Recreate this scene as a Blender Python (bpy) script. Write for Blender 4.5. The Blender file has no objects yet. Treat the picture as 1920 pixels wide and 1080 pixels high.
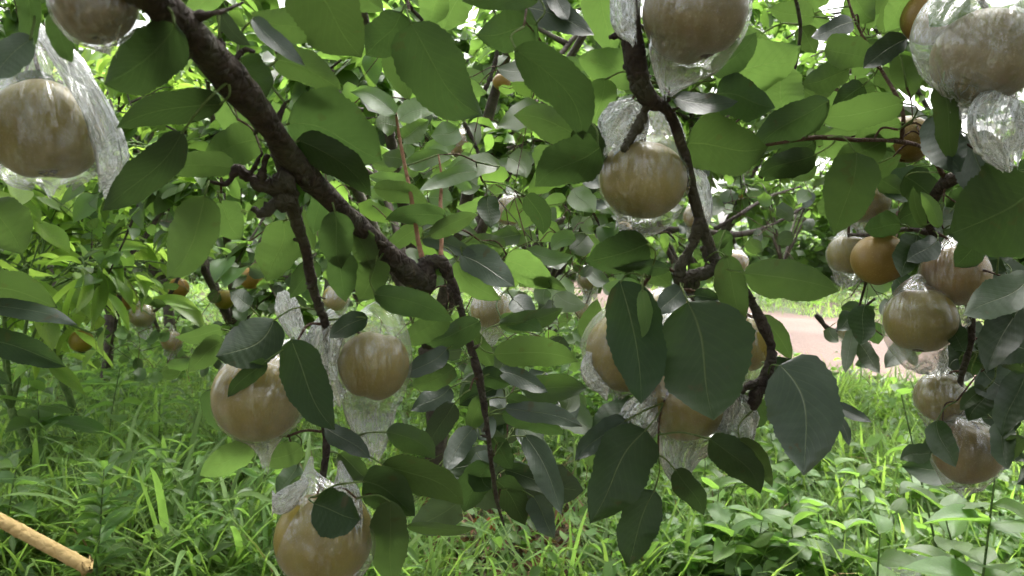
import bpy, math, random
import numpy as np
from mathutils import Vector, Matrix

scene = bpy.context.scene
col = scene.collection

# ------------------------------------------------------------------ camera
CAM = Vector((0.0, 0.0, 1.2))
FPX = 1450.0                      # focal length in pixels of the 1920 wide frame
PITCH = math.radians(3.95)
cam_d = bpy.data.cameras.new('camera')
cam_d.sensor_width = 36.0
cam_d.lens = 36.0 * FPX / 1920.0
cam_d.clip_start = 0.02
cam_d.clip_end = 500
cam_d.dof.use_dof = True
cam_d.dof.focus_distance = 0.95
cam_d.dof.aperture_fstop = 13.0
cam = bpy.data.objects.new('camera', cam_d)
cam.location = CAM
cam.rotation_euler = (math.radians(90) - PITCH, 0, 0)
col.objects.link(cam)
scene.camera = cam

# ------------------------------------------------------------------ sky and sun (bright overcast)
SUN_EL, SUN_AZ = math.radians(58), math.radians(20)
world = bpy.data.worlds.new('World')
scene.world = world
world.use_nodes = True
wn = world.node_tree
wn.nodes.clear()
sky = wn.nodes.new('ShaderNodeTexSky')
sky.sky_type = 'NISHITA'
sky.sun_disc = False
sky.sun_elevation = SUN_EL
sky.sun_rotation = SUN_AZ
sky.air_density = 0.9
sky.dust_density = 6.0
sky.ozone_density = 0.6
bg = wn.nodes.new('ShaderNodeBackground')
bg.inputs['Strength'].default_value = 0.15
wo = wn.nodes.new('ShaderNodeOutputWorld')
hs = wn.nodes.new('ShaderNodeHueSaturation')          # cloud cover: nearly colourless sky
hs.inputs['Saturation'].default_value = 0.18
wn.links.new(sky.outputs[0], hs.inputs['Color'])
wn.links.new(hs.outputs[0], bg.inputs[0])
wn.links.new(bg.outputs[0], wo.inputs[0])

sun_d = bpy.data.lights.new('sun', 'SUN')
sun_d.energy = 1.4
sun_d.angle = math.radians(35)
sun_d.color = (1.0, 0.97, 0.9)
sun = bpy.data.objects.new('sun', sun_d)
sd = Vector((math.sin(SUN_AZ) * math.cos(SUN_EL), math.cos(SUN_AZ) * math.cos(SUN_EL), math.sin(SUN_EL)))
sun.rotation_euler = (-sd).to_track_quat('-Z', 'Y').to_euler()
sun.location = (0, 0, 20)
col.objects.link(sun)

scene.view_settings.view_transform = 'Standard'
scene.view_settings.look = 'None'
scene.view_settings.exposure = 2.45
scene.view_settings.gamma = 1.0
cy = scene.cycles
cy.use_denoising = True
cy.max_bounces = 5
cy.diffuse_bounces = 3
cy.use_adaptive_sampling = True
cy.adaptive_threshold = 0.05
cy.glossy_bounces = 2
cy.transmission_bounces = 3
cy.transparent_max_bounces = 20
cy.caustics_reflective = False
cy.caustics_refractive = False
cy.sample_clamp_indirect = 8

# ------------------------------------------------------------------ helpers
CP, SP = math.cos(PITCH), math.sin(PITCH)


def P(px, py, d):
    """the point seen at pixel (px, py) of the 1920x1080 frame, d metres along the view axis"""
    x = (px - 960.0) / FPX * d
    u = -(py - 540.0) / FPX * d
    return Vector((CAM.x + x, CAM.y + d * CP + u * SP, CAM.z - d * SP + u * CP))


def Pn(px, py, d):
    x = (px - 960.0) / FPX * d
    u = -(py - 540.0) / FPX * d
    return np.stack([CAM.x + x, CAM.y + d * CP + u * SP, CAM.z - d * SP + u * CP], -1)


def G(px, py):
    """the point of the orchard floor seen at a pixel below the horizon"""
    a = P(px, py, 1.0) - CAM
    t = (GROUND - CAM.z) / a.z
    return CAM + a * t


def project(p):
    """pixel coordinates and depth of world points (N,3)"""
    q = p - np.array(CAM)
    d = q[:, 1] * CP - q[:, 2] * SP
    u = q[:, 1] * SP + q[:, 2] * CP
    dd = np.maximum(d, 1e-3)
    return 960 + FPX * q[:, 0] / dd, 540 - FPX * u / dd, d


def tag(o, label=None, cat=None, group=None, kind=None):
    if label: o['label'] = label
    if cat: o['category'] = cat
    if group: o['group'] = group
    if kind: o['kind'] = kind
    return o


def empty(name, loc):
    o = bpy.data.objects.new(name, None)
    o.empty_display_size = 0.05
    o.location = loc
    col.objects.link(o)
    return o


def quadmesh(name, verts, quads, uvs=None, mat=None, smooth=True):
    """fast mesh from numpy arrays; uvs are per vertex"""
    verts = np.asarray(verts, dtype=np.float32).reshape(-1, 3)
    quads = np.asarray(quads, dtype=np.int32).reshape(-1, 4)
    me = bpy.data.meshes.new(name)
    me.vertices.add(len(verts))
    me.vertices.foreach_set('co', verts.ravel())
    me.loops.add(quads.size)
    me.loops.foreach_set('vertex_index', quads.ravel())
    me.polygons.add(len(quads))
    me.polygons.foreach_set('loop_start', np.arange(0, quads.size, 4, dtype=np.int32))
    me.polygons.foreach_set('loop_total', np.full(len(quads), 4, dtype=np.int32))
    if smooth:
        me.polygons.foreach_set('use_smooth', np.ones(len(quads), dtype=bool))
    if uvs is not None:
        uvl = me.uv_layers.new(name='UVMap')
        uvl.data.foreach_set('uv', np.asarray(uvs, dtype=np.float32).reshape(-1, 2)[quads.ravel()].ravel())
    me.update(calc_edges=True)
    me.validate()
    if mat is not None:
        me.materials.append(mat)
    return me


def link(name, me, parent=None, loc=None):
    """link a mesh; loc is the world place of its origin"""
    o = bpy.data.objects.new(name, me)
    loc = Vector(loc) if loc is not None else Vector((0, 0, 0))
    if parent is not None:
        o.parent = parent
        w = parent.location.copy()
        if parent.parent is not None:
            w = w + parent.parent.location
        o.location = loc - w
    else:
        o.location = loc
    col.objects.link(o)
    return o


def grid_quads(nu, nv, wrap=False):
    """quads of a grid with nu rows of nv verts"""
    q = []
    for i in range(nu - 1):
        for j in range(nv if wrap else nv - 1):
            k = (j + 1) % nv
            q.append((i * nv + j, i * nv + k, (i + 1) * nv + k, (i + 1) * nv + j))
    return np.array(q, dtype=np.int32)


def catmull(pts, n):
    pts = np.asarray(pts, dtype=float)
    m = len(pts)
    if m == 2:
        t = np.linspace(0, 1, n)[:, None]
        return pts[0] * (1 - t) + pts[1] * t
    e = np.vstack([2 * pts[0] - pts[1], pts, 2 * pts[-1] - pts[-2]])
    out = []
    for t in np.linspace(0, m - 1 - 1e-9, n):
        i = int(t)
        f = t - i
        p0, p1, p2, p3 = e[i], e[i + 1], e[i + 2], e[i + 3]
        out.append(0.5 * ((2 * p1) + (-p0 + p2) * f + (2 * p0 - 5 * p1 + 4 * p2 - p3) * f * f + (-p0 + 3 * p1 - 3 * p2 + p3) * f ** 3))
    return np.array(out)


def frames(c):
    t = np.gradient(c, axis=0)
    t /= np.linalg.norm(t, axis=1)[:, None] + 1e-12
    ref = np.array([0.3, 1.0, 0.2]) if abs(t[:, 1]).mean() < 0.8 else np.array([1.0, 0, 0.2])
    a = np.cross(t, ref)
    a /= np.linalg.norm(a, axis=1)[:, None] + 1e-12
    b = np.cross(t, a)
    return t, a, b


def tube_arrays(pts, rad, n=24, sides=8, rough=0.0, seed=0, smooth=True):
    """tapered tube along a smooth curve through pts; closed with tiny end rings"""
    pr = np.hstack([np.asarray(pts, float), np.asarray(rad, float)[:, None]])
    c = catmull(pr, n) if smooth else pr
    n = len(c)
    r = np.maximum(c[:, 3], 1e-4)
    c = c[:, :3]
    t, a, b = frames(c)
    rs = np.random.RandomState(seed)
    th = np.linspace(0, 2 * math.pi, sides, endpoint=False)
    rr = r[:, None] * np.ones((1, sides))
    if rough > 0:
        nz = rs.randn(n, sides)
        nz = (nz + np.roll(nz, 1, 1) + np.roll(nz, -1, 1)) / 2.2
        lump = np.interp(np.arange(n), np.linspace(0, n, 14), rs.randn(14))[:, None]
        rr = rr * (1 + rough * nz * 0.55 + rough * 0.7 * lump)
    v = c[:, None, :] + rr[..., None] * (np.cos(th)[None, :, None] * a[:, None, :] + np.sin(th)[None, :, None] * b[:, None, :])
    caps0 = np.repeat(c[0][None, None, :], sides, 1) * 0.98 + v[:1] * 0.02 - t[0] * r[0] * 0.3
    caps1 = np.repeat(c[-1][None, None, :], sides, 1) * 0.98 + v[-1:] * 0.02 + t[-1] * r[-1] * 0.3
    v = np.concatenate([caps0, v, caps1], 0)
    vv = np.linspace(0, 1, n + 2)
    uv = np.stack(np.broadcast_arrays(th[None, :] / 6.2832, vv[:, None]), -1)
    return v.reshape(-1, 3), grid_quads(n + 2, sides, True), uv.reshape(-1, 2)


class Pile:
    """collects arrays for one mesh"""
    def __init__(self):
        self.v, self.q, self.u, self.n = [], [], [], 0

    def add(self, v, q, u=None):
        v = np.asarray(v).reshape(-1, 3)
        self.v.append(v)
        self.q.append(np.asarray(q).reshape(-1, 4) + self.n)
        self.u.append(np.zeros((len(v), 2)) if u is None else np.asarray(u).reshape(-1, 2))
        self.n += len(v)

    def mesh(self, name, mat, origin=None):
        v = np.concatenate(self.v)
        if origin is not None:
            v = v - np.array(origin)
        return quadmesh(name, v, np.concatenate(self.q), np.concatenate(self.u), mat)


# ------------------------------------------------------------------ materials
class NT:
    def __init__(self, name):
        self.m = bpy.data.materials.new(name)
        self.m.use_nodes = True
        self.t = self.m.node_tree
        self.t.nodes.clear()

    def n(self, typ, **kw):
        o = self.t.nodes.new('ShaderNode' + typ)
        for k, v in kw.items():
            if k in ('operation', 'blend_type', 'data_type', 'noise_dimensions', 'feature', 'interpolation_type', 'bands_direction', 'wave_type', 'distance'):
                setattr(o, k, v)
            else:
                o.inputs[k.replace('_', ' ')].default_value = v
        return o

    def l(self, a, b):
        self.t.links.new(a, b)

    def math(self, op, a, b=None, clamp=False):
        o = self.t.nodes.new('ShaderNodeMath')
        o.operation = op
        o.use_clamp = clamp
        for i, x in enumerate((a, b)):
            if x is None: continue
            if isinstance(x, (int, float)): o.inputs[i].default_value = x
            else: self.l(x, o.inputs[i])
        return o.outputs[0]

    def mix(self, fac, a, b, blend='MIX'):
        o = self.t.nodes.new('ShaderNodeMix')
        o.data_type = 'RGBA'
        o.blend_type = blend
        for s, x in ((o.inputs[0], fac), (o.inputs[6], a), (o.inputs[7], b)):
            if isinstance(x, (int, float)): s.default_value = x
            elif isinstance(x, tuple): s.default_value = (*x, 1) if len(x) == 3 else x
            else: self.l(x, s)
        return o.outputs[2]

    def ramp(self, fac, stops):
        o = self.t.nodes.new('ShaderNodeValToRGB')
        e = o.color_ramp.elements
        while len(e) < len(stops): e.new(0.5)
        for el, (p, c) in zip(e, stops):
            el.position = p
            el.color = (*c, 1) if len(c) == 3 else c
        self.l(fac, o.inputs[0])
        return o.outputs[0]

    def out(self, shader):
        o = self.t.nodes.new('ShaderNodeOutputMaterial')
        self.l(shader, o.inputs[0])
        return self.m


def leaf_material(name, top, under, trans, rough=0.42, tmix=0.45, vary=0.35, veins=True, blotch=0.0, spec=0.45):
    """two sided leaf: glossy upper face, paler matt lower face, light passing through"""
    k = NT(name)
    geo = k.n('NewGeometry')
    oi = k.n('ObjectInfo')
    r = k.math('FRACT', k.math('ADD', geo.outputs['Random Per Island'], oi.outputs['Random']))
    uv = k.n('UVMap')
    sep = k.n('SeparateXYZ')
    k.l(uv.outputs[0], sep.inputs[0])
    at = k.math('ABSOLUTE', k.math('SUBTRACT', sep.outputs[0], 0.5))
    base = k.mix(geo.outputs['Backfacing'], top, under)
    val = k.math('ADD', k.math('MULTIPLY', r, 2 * vary), 1 - vary)
    hsv = k.n('HueSaturation')
    k.l(base, hsv.inputs['Color'])
    k.l(val, hsv.inputs['Value'])
    k.l(k.math('ADD', k.math('MULTIPLY', k.math('FRACT', k.math('MULTIPLY', r, 7.3)), 0.03), 0.485), hsv.inputs['Hue'])
    colr = hsv.outputs[0]
    tcol = k.n('HueSaturation')
    tcol.inputs['Color'].default_value = (*trans, 1)
    k.l(val, tcol.inputs['Value'])
    tc = tcol.outputs[0]
    tcn = k.n('TexCoord')
    nz = k.n('TexNoise', Scale=38.0, Detail=4.0)
    k.l(tcn.outputs['Object'], nz.inputs['Vector'])
    colr = k.mix(0.5, colr, k.ramp(nz.outputs[0], [(0.3, (0.55, 0.55, 0.55)), (0.7, (1.25, 1.2, 1.1))]), 'MULTIPLY')
    bump_in = None
    if veins:
        mid = k.math('SUBTRACT', 1.0, k.math('MULTIPLY', at, k.math('ADD', 42.0, k.math('MULTIPLY', sep.outputs[1], 50.0))), True)
        mid = k.math('MULTIPLY', mid, k.math('SUBTRACT', 1.0, k.math('MULTIPLY', geo.outputs['Backfacing'], 0.45)))
        ph = k.math('SUBTRACT', k.math('MULTIPLY', sep.outputs[1], 62.0), k.math('MULTIPLY', at, 48.0))
        side = k.math('POWER', k.math('ADD', k.math('MULTIPLY', k.math('SINE', ph), 0.5), 0.5), 9.0)
        fade = k.math('SUBTRACT', 1.0, k.math('MULTIPLY', at, 1.7), True)
        side = k.math('MULTIPLY', side, fade)
        vein = k.math('MAXIMUM', mid, k.math('MULTIPLY', side, 0.11))
        colr = k.mix(k.math('MULTIPLY', vein, 0.75), colr, (0.21, 0.25, 0.12))
        tc = k.mix(k.math('MULTIPLY', side, 0.22), tc, (0.05, 0.12, 0.01))
        bump_in = k.math('ADD', k.math('MULTIPLY', vein, -0.6), k.math('MULTIPLY', nz.outputs[0], 0.5))
    if blotch > 0:
        n2 = k.n('TexNoise', Scale=55.0, Detail=3.0)
        k.l(tcn.outputs['Object'], n2.inputs['Vector'])
        sp = k.ramp(n2.outputs[0], [(0.66, (0, 0, 0)), (0.71, (1, 1, 1))])
        colr = k.mix(k.math('MULTIPLY', sp, blotch), colr, (0.07, 0.045, 0.02))
    pb = k.n('BsdfPrincipled')
    k.l(colr, pb.inputs['Base Color'])
    k.l(k.math('ADD', k.math('ADD', rough, k.math('MULTIPLY', nz.outputs[0], 0.12)), k.math('MULTIPLY', geo.outputs['Backfacing'], 0.2)), pb.inputs['Roughness'])
    pb.inputs['Specular IOR Level'].default_value = spec
    tr = k.n('BsdfTranslucent')
    k.l(tc, tr.inputs[0])
    if bump_in is not None:
        bp = k.n('Bump', Strength=0.5, Distance=0.003)
        k.l(bump_in, bp.inputs['Height'])
        k.l(bp.outputs[0], pb.inputs['Normal'])
    mx = k.n('MixShader')
    mx.inputs[0].default_value = tmix
    k.l(pb.outputs[0], mx.inputs[1])
    k.l(tr.outputs[0], mx.inputs[2])
    return k.out(mx.outputs[0])


M = {}
M['leaf'] = leaf_material('pear_leaf', (0.036, 0.060, 0.020), (0.058, 0.088, 0.034), (0.095, 0.170, 0.034), blotch=0.55, tmix=0.36, vary=0.25)
M['leaf_dark'] = leaf_material('pear_leaf_mature', (0.028, 0.058, 0.020), (0.044, 0.074, 0.030), (0.066, 0.125, 0.028), blotch=0.6, tmix=0.32, vary=0.3, rough=0.40, spec=0.3)
M['leaf_grey'] = leaf_material('pear_leaf_grey_sheen', (0.050, 0.074, 0.052), (0.060, 0.084, 0.054), (0.06, 0.10, 0.035), blotch=0.7, tmix=0.22, vary=0.25, rough=0.30)  # grey sheen of shiny leaf tops is put into the base colour
M['leaf_young'] = leaf_material('pear_leaf_young', (0.070, 0.125, 0.038), (0.095, 0.15, 0.055), (0.17, 0.30, 0.060), tmix=0.42, vary=0.25, blotch=.3)
M['leaf_back'] = leaf_material('orchard_leaf', (0.075, 0.135, 0.042), (0.105, 0.165, 0.065), (0.20, 0.36, 0.055), tmix=0.42, vary=0.45, veins=False)
M['leaf_far'] = leaf_material('far_orchard_leaf', (0.095, 0.16, 0.055), (0.12, 0.18, 0.075), (0.22, 0.38, 0.07), tmix=0.42, vary=0.45, veins=False)
M['leaf_lime'] = leaf_material('lime_shrub_leaf', (0.155, 0.265, 0.052), (0.18, 0.28, 0.075), (0.40, 0.62, 0.09), tmix=0.5, vary=0.25, veins=True)
M['weed'] = leaf_material('weed_leaf', (0.095, 0.180, 0.048), (0.11, 0.195, 0.062), (0.25, 0.46, 0.07), tmix=0.42, vary=0.35, veins=True)
M['grass'] = leaf_material('grass_blade', (0.12, 0.205, 0.05), (0.13, 0.21, 0.06), (0.33, 0.53, 0.08), tmix=0.45, vary=0.4, veins=False)
M['blade'] = leaf_material('broad_grass_blade', (0.115, 0.205, 0.055), (0.125, 0.21, 0.065), (0.30, 0.52, 0.09), tmix=0.42, vary=0.3, veins=False)
M['dry_leaf'] = leaf_material('dry_leaf', (0.16, 0.08, 0.035), (0.18, 0.10, 0.05), (0.16, 0.07, 0.02), tmix=0.2, vary=0.5, veins=False, rough=0.6)
M['straw'] = leaf_material('straw', (0.20, 0.14, 0.07), (0.22, 0.15, 0.08), (0.2, 0.13, 0.05), tmix=0.25, vary=0.5, veins=False, rough=0.6)
M['orange_leaf'] = leaf_material('orange_dry_leaf', (0.34, 0.13, 0.035), (0.34, 0.15, 0.05), (0.3, 0.1, 0.02), tmix=0.25, vary=0.1, veins=False, rough=0.6)


def bark_material(name, c1, c2, scale=60.0, moss=0.0):
    k = NT(name)
    tc = k.n('TexCoord')
    n1 = k.n('TexNoise', Scale=scale, Detail=8.0, Roughness=0.65)
    k.l(tc.outputs['Object'], n1.inputs['Vector'])
    n2 = k.n('TexNoise', Scale=scale * 0.22, Detail=5.0)
    k.l(tc.outputs['Object'], n2.inputs['Vector'])
    c = k.ramp(n1.outputs[0], [(0.32, c1), (0.72, c2)])
    if moss > 0:
        c = k.mix(k.math('MULTIPLY', k.ramp(n2.outputs[0], [(0.5, (0, 0, 0)), (0.62, (1, 1, 1))]), moss), c, (0.09, 0.095, 0.06))
    vo = k.n('TexVoronoi', Scale=scale * 1.4, feature='DISTANCE_TO_EDGE')
    k.l(tc.outputs['Object'], vo.inputs['Vector'])
    h = k.math('ADD', n1.outputs[0], k.math('MULTIPLY', k.math('MINIMUM', vo.outputs[0], 0.25), 1.6))
    bp = k.n('Bump', Strength=0.9, Distance=0.004)
    k.l(h, bp.inputs['Height'])
    pb = k.n('BsdfPrincipled', Roughness=0.8)
    pb.inputs['Specular IOR Level'].default_value = 0.25
    k.l(c, pb.inputs['Base Color'])
    k.l(bp.outputs[0], pb.inputs['Normal'])
    return k.out(pb.outputs[0])


M['bark'] = bark_material('dark_pear_bark', (0.020, 0.014, 0.012), (0.085, 0.064, 0.054), 90, 0.45)  # darker tone than the bark of the trees behind
M['bark_far'] = bark_material('orchard_bark', (0.03, 0.024, 0.02), (0.10, 0.08, 0.065), 40, 0.4)
M['shoot'] = bark_material('pink_shoot', (0.22, 0.105, 0.06), (0.34, 0.19, 0.12), 50)
M['twig'] = bark_material('brown_twig', (0.05, 0.028, 0.018), (0.12, 0.07, 0.045), 90)
M['petiole'] = bark_material('petiole', (0.08, 0.13, 0.035), (0.16, 0.2, 0.07), 60)
M['stem'] = bark_material('green_stem', (0.06, 0.11, 0.03), (0.13, 0.19, 0.06), 60)


def pear_material(name, c_a, c_b, c_c):
    """russet skin: mottled brown gold with pale lenticels"""
    k = NT(name)
    tc = k.n('TexCoord')
    oi = k.n('ObjectInfo')
    mp = k.n('VectorMath', operation='ADD')
    k.l(tc.outputs['Object'], mp.inputs[0])
    k.l(oi.outputs['Random'], mp.inputs[1])
    n1 = k.n('TexNoise', Scale=24.0, Detail=5.0, Roughness=0.6)
    k.l(mp.outputs[0], n1.inputs['Vector'])
    c = k.ramp(n1.outputs[0], [(0.30, c_a), (0.52, c_b), (0.75, c_c)])
    vo = k.n('TexVoronoi', Scale=330.0)
    k.l(mp.outputs[0], vo.inputs['Vector'])
    sp = k.ramp(vo.outputs['Distance'], [(0.16, (1, 1, 1)), (0.30, (0, 0, 0))])
    c = k.mix(k.math('MULTIPLY', sp, 0.3), c, (0.40, 0.29, 0.13))
    n2 = k.n('TexNoise', Scale=420.0, Detail=2.0)
    k.l(mp.outputs[0], n2.inputs['Vector'])
    h = k.math('ADD', n2.outputs[0], k.math('MULTIPLY', sp, 0.5))
    bp = k.n('Bump', Strength=0.18, Distance=0.001)
    k.l(h, bp.inputs['Height'])
    pb = k.n('BsdfPrincipled', Roughness=0.38)
    pb.inputs['Specular IOR Level'].default_value = 0.4
    pb.inputs['Subsurface Weight'].default_value = 0.12
    pb.inputs['Subsurface Radius'].default_value = (0.010, 0.005, 0.002)
    pb.inputs['Subsurface Scale'].default_value = 0.6
    k.l(c, pb.inputs['Base Color'])
    k.l(bp.outputs[0], pb.inputs['Normal'])
    return k.out(pb.outputs[0])


M['pear'] = pear_material('russet_pear_skin', (0.185, 0.130, 0.013), (0.24, 0.177, 0.020), (0.285, 0.220, 0.038))
M['pear_orange'] = pear_material('orange_pear_skin', (0.23, 0.124, 0.026), (0.30, 0.172, 0.038), (0.35, 0.22, 0.065))

M['pear_bare'] = pear_material('bare_pear_skin', (0.19, 0.115, 0.028), (0.255, 0.16, 0.042), (0.30, 0.205, 0.07))
M['pear_shaded'] = pear_material('shaded_pear_skin', (0.13, 0.083, 0.020), (0.18, 0.118, 0.027), (0.23, 0.16, 0.042))  # shaded, browner copy of the pear skin; shade is put into the colour


def film_material(name, milk=0.06, streak=1.0):
    """clear thin plastic: mostly see-through, glossy, creased"""
    k = NT(name)
    uv = k.n('UVMap')
    mp = k.n('Mapping')
    k.l(uv.outputs[0], mp.inputs['Vector'])
    mp.inputs['Scale'].default_value = (24.0, 4.5, 1.0)
    oi = k.n('ObjectInfo')
    add = k.n('VectorMath', operation='ADD')
    k.l(mp.outputs[0], add.inputs[0])
    k.l(k.math('MULTIPLY', oi.outputs['Random'], 40.0), add.inputs[1])
    n1 = k.n('TexNoise', Scale=1.0, Detail=3.0, Roughness=0.55, Distortion=0.5)
    k.l(add.outputs[0], n1.inputs['Vector'])
    tc = k.n('TexCoord')
    n2 = k.n('TexNoise', Scale=34.0, Detail=2.0, Distortion=1.6)
    k.l(tc.outputs['Object'], n2.inputs['Vector'])
    rid = k.math('SUBTRACT', 1.0, k.math('ABSOLUTE', k.math('MULTIPLY', k.math('SUBTRACT', n1.outputs[0], 0.5), 7.0)), True)
    rid = k.math('POWER', rid, 3.0)
    rid2 = k.math('SUBTRACT', 1.0, k.math('ABSOLUTE', k.math('MULTIPLY', k.math('SUBTRACT', n2.outputs[0], 0.5), 13.0)), True)
    rid2 = k.math('POWER', rid2, 4.0)
    h = k.math('ADD', k.math('MULTIPLY', n1.outputs[0], 1.0), k.math('MULTIPLY', n2.outputs[0], 0.5))
    bp = k.n('Bump', Strength=0.8, Distance=0.004)
    k.l(h, bp.inputs['Height'])
    gl = k.n('BsdfGlossy', Roughness=0.14)
    gl.inputs['Color'].default_value = (0.9, 0.91, 0.92, 1)
    k.l(bp.outputs[0], gl.inputs['Normal'])
    df = k.n('BsdfDiffuse')
    df.inputs['Color'].default_value = (0.70, 0.71, 0.70, 1)
    tl = k.n('BsdfTranslucent')
    tl.inputs['Color'].default_value = (0.70, 0.71, 0.70, 1)
    dm = k.n('MixShader')
    dm.inputs[0].default_value = 0.5
    k.l(df.outputs[0], dm.inputs[1])
    k.l(tl.outputs[0], dm.inputs[2])
    lw = k.n('LayerWeight', Blend=0.5)
    fac = k.math('POWER', lw.outputs['Facing'], 3.0)
    sm = k.n('MixShader')
    sm.inputs[0].default_value = 0.5
    k.l(dm.outputs[0], sm.inputs[1])
    k.l(gl.outputs[0], sm.inputs[2])
    tr = k.n('BsdfTransparent')
    tr.inputs['Color'].default_value = (0.96, 0.96, 0.955, 1)
    at = k.n('Attribute')
    at.attribute_name = 'slack'
    n3 = k.n('TexNoise', Scale=22.0, Detail=2.0)
    k.l(tc.outputs['Object'], n3.inputs['Vector'])
    patch = k.ramp(n3.outputs[0], [(0.42, (0, 0, 0)), (0.66, (1, 1, 1))])
    patch = k.math('ADD', k.math('MULTIPLY', patch, 0.5), k.math('MULTIPLY', at.outputs['Fac'], 0.7), True)
    rid = k.math('MULTIPLY', rid, patch)
    rid2 = k.math('MULTIPLY', rid2, k.math('MULTIPLY', patch, k.math('ADD', 0.7, k.math('MULTIPLY', at.outputs['Fac'], 0.3))))
    f = k.math('ADD', milk, k.math('MULTIPLY', fac, 0.30))
    f = k.math('ADD', f, k.math('MULTIPLY', at.outputs['Fac'], 0.26))
    f = k.math('ADD', f, k.math('MULTIPLY', rid, 0.38 * streak))
    f = k.math('ADD', f, k.math('MULTIPLY', rid2, 0.32 * streak), True)
    mx = k.n('MixShader')
    k.l(f, mx.inputs[0])
    k.l(tr.outputs[0], mx.inputs[1])
    k.l(sm.outputs[0], mx.inputs[2])
    return k.out(mx.outputs[0])


M['film'] = film_material('clear_plastic_film', milk=0.10)
M['film_milky'] = film_material('creased_plastic_film', milk=0.16, streak=1.3)


def soil_material():
    k = NT('orchard_soil')
    tc = k.n('TexCoord')
    n1 = k.n('TexNoise', Scale=2.2, Detail=8.0, Roughness=0.6)
    n2 = k.n('TexNoise', Scale=60.0, Detail=6.0)
    k.l(tc.outputs['Object'], n1.inputs['Vector'])
    k.l(tc.outputs['Object'], n2.inputs['Vector'])
    c = k.ramp(n2.outputs[0], [(0.3, (0.035, 0.022, 0.015)), (0.7, (0.13, 0.085, 0.055))])
    c = k.mix(k.ramp(n1.outputs[0], [(0.45, (0, 0, 0)), (0.6, (1, 1, 1))]), c, (0.055, 0.085, 0.025))
    bp = k.n('Bump', Strength=0.8, Distance=0.03)
    k.l(n2.outputs[0], bp.inputs['Height'])
    pb = k.n('BsdfPrincipled', Roughness=0.9)
    k.l(c, pb.inputs['Base Color'])
    k.l(bp.outputs[0], pb.inputs['Normal'])
    return k.out(pb.outputs[0])


def path_material():
    k = NT('pink_earth_path')
    tc = k.n('TexCoord')
    n1 = k.n('TexNoise', Scale=1.3, Detail=7.0)
    n2 = k.n('TexNoise', Scale=35.0, Detail=6.0)
    k.l(tc.outputs['Object'], n1.inputs['Vector'])
    k.l(tc.outputs['Object'], n2.inputs['Vector'])
    c = k.ramp(n1.outputs[0], [(0.35, (0.080, 0.043, 0.030)), (0.65, (0.115, 0.066, 0.048))])
    c = k.mix(0.5, c, k.ramp(n2.outputs[0], [(0.3, (0.6, 0.58, 0.55)), (0.7, (1.15, 1.12, 1.1))]), 'MULTIPLY')
    bp = k.n('Bump', Strength=0.5, Distance=0.02)
    k.l(n2.outputs[0], bp.inputs['Height'])
    pb = k.n('BsdfPrincipled', Roughness=0.85)
    k.l(c, pb.inputs['Base Color'])
    k.l(bp.outputs[0], pb.inputs['Normal'])
    return k.out(pb.outputs[0])


M['soil'] = soil_material()
M['path'] = path_material()
M['bamboo'] = bark_material('dry_bamboo', (0.34, 0.23, 0.09), (0.48, 0.35, 0.16), 30)

# ------------------------------------------------------------------ ground and path
GROUND = 0.25                     # the orchard floor; the camera is held low


def ground_z(x, y):
    x = np.asarray(x, float); y = np.asarray(y, float)
    return GROUND + 0.035 * np.sin(x * 1.7 + 0.6) * np.cos(y * 1.3) + 0.02 * np.sin(x * 4.1 + y * 3.3)


def build_ground():
    def axis(a, b, fine):
        return np.unique(np.concatenate([np.linspace(a, -16, 12), np.arange(-16, 16.01, fine), np.linspace(16, b, 12)]))
    xs = axis(-200, 200, 0.25)
    ys = np.unique(np.concatenate([np.linspace(-60, -4, 8), np.arange(-4, 22.01, 0.25), np.linspace(22, 300, 14)]))
    X, Y = np.meshgrid(xs, ys)
    fade = np.clip((24 - np.hypot(X, Y)) / 8, 0, 1)
    Z = GROUND + (ground_z(X, Y) - GROUND) * fade
    v = np.stack([X, Y, Z], -1).reshape(-1, 3)
    q = grid_quads(len(ys), len(xs))
    o = link('ground', quadmesh('ground', v, q, None, M['soil']))
    tag(o, kind='structure')


PATH_PTS = [(1.5, 15.0, 0.7), (1.75, 11.5, 0.8), (2.15, 9.4, 1.0), (2.9, 7.2, 1.6), (4.2, 6.25, 1.95), (6.5, 5.9, 2.0), (10.0, 5.9, 1.65), (16.0, 5.8, 1.6)]


def path_dist(x, y):
    """distance outside the path edge (negative inside)"""
    c = catmull(PATH_PTS, 80)
    d = np.full(np.shape(x), 1e9)
    for cx, cyy, w in c:
        d = np.minimum(d, np.hypot(x - cx, y - cyy) - w)
    return d


def build_path():
    c = catmull(PATH_PTS, 90)
    t = np.gradient(c[:, :2], axis=0)
    t /= np.linalg.norm(t, axis=1)[:, None]
    nrm = np.stack([-t[:, 1], t[:, 0]], -1)
    rs = np.random.RandomState(4)
    rows = []
    for i in range(len(c)):
        w = c[i, 2]
        jl, jr = rs.uniform(-0.12, 0.12, 2)
        for s in np.linspace(-1, 1, 9):
            p = c[i, :2] + nrm[i] * (s * w + (jl if s < 0 else jr) * abs(s))
            rows.append((p[0], p[1], float(ground_z(p[0], p[1])) + 0.03 - 0.02 * abs(s) ** 3))
    o = link('path', quadmesh('path', np.array(rows), grid_quads(len(c), 9), None, M['path']))
    tag(o, kind='structure')


build_ground()
build_path()

# ------------------------------------------------------------------ leaves
PROF_S = np.array([0, .02, .06, .12, .2, .3, .4, .5, .6, .7, .8, .88, .94, .98, 1.0])
PROF_W = np.array([.02, .32, .58, .78, .92, .99, 1.0, .985, .93, .82, .64, .43, .22, .07, .0])
LANC_W = np.array([.02, .08, .2, .38, .58, .80, .95, 1.0, .97, .86, .66, .44, .24, .08, .0])


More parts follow.
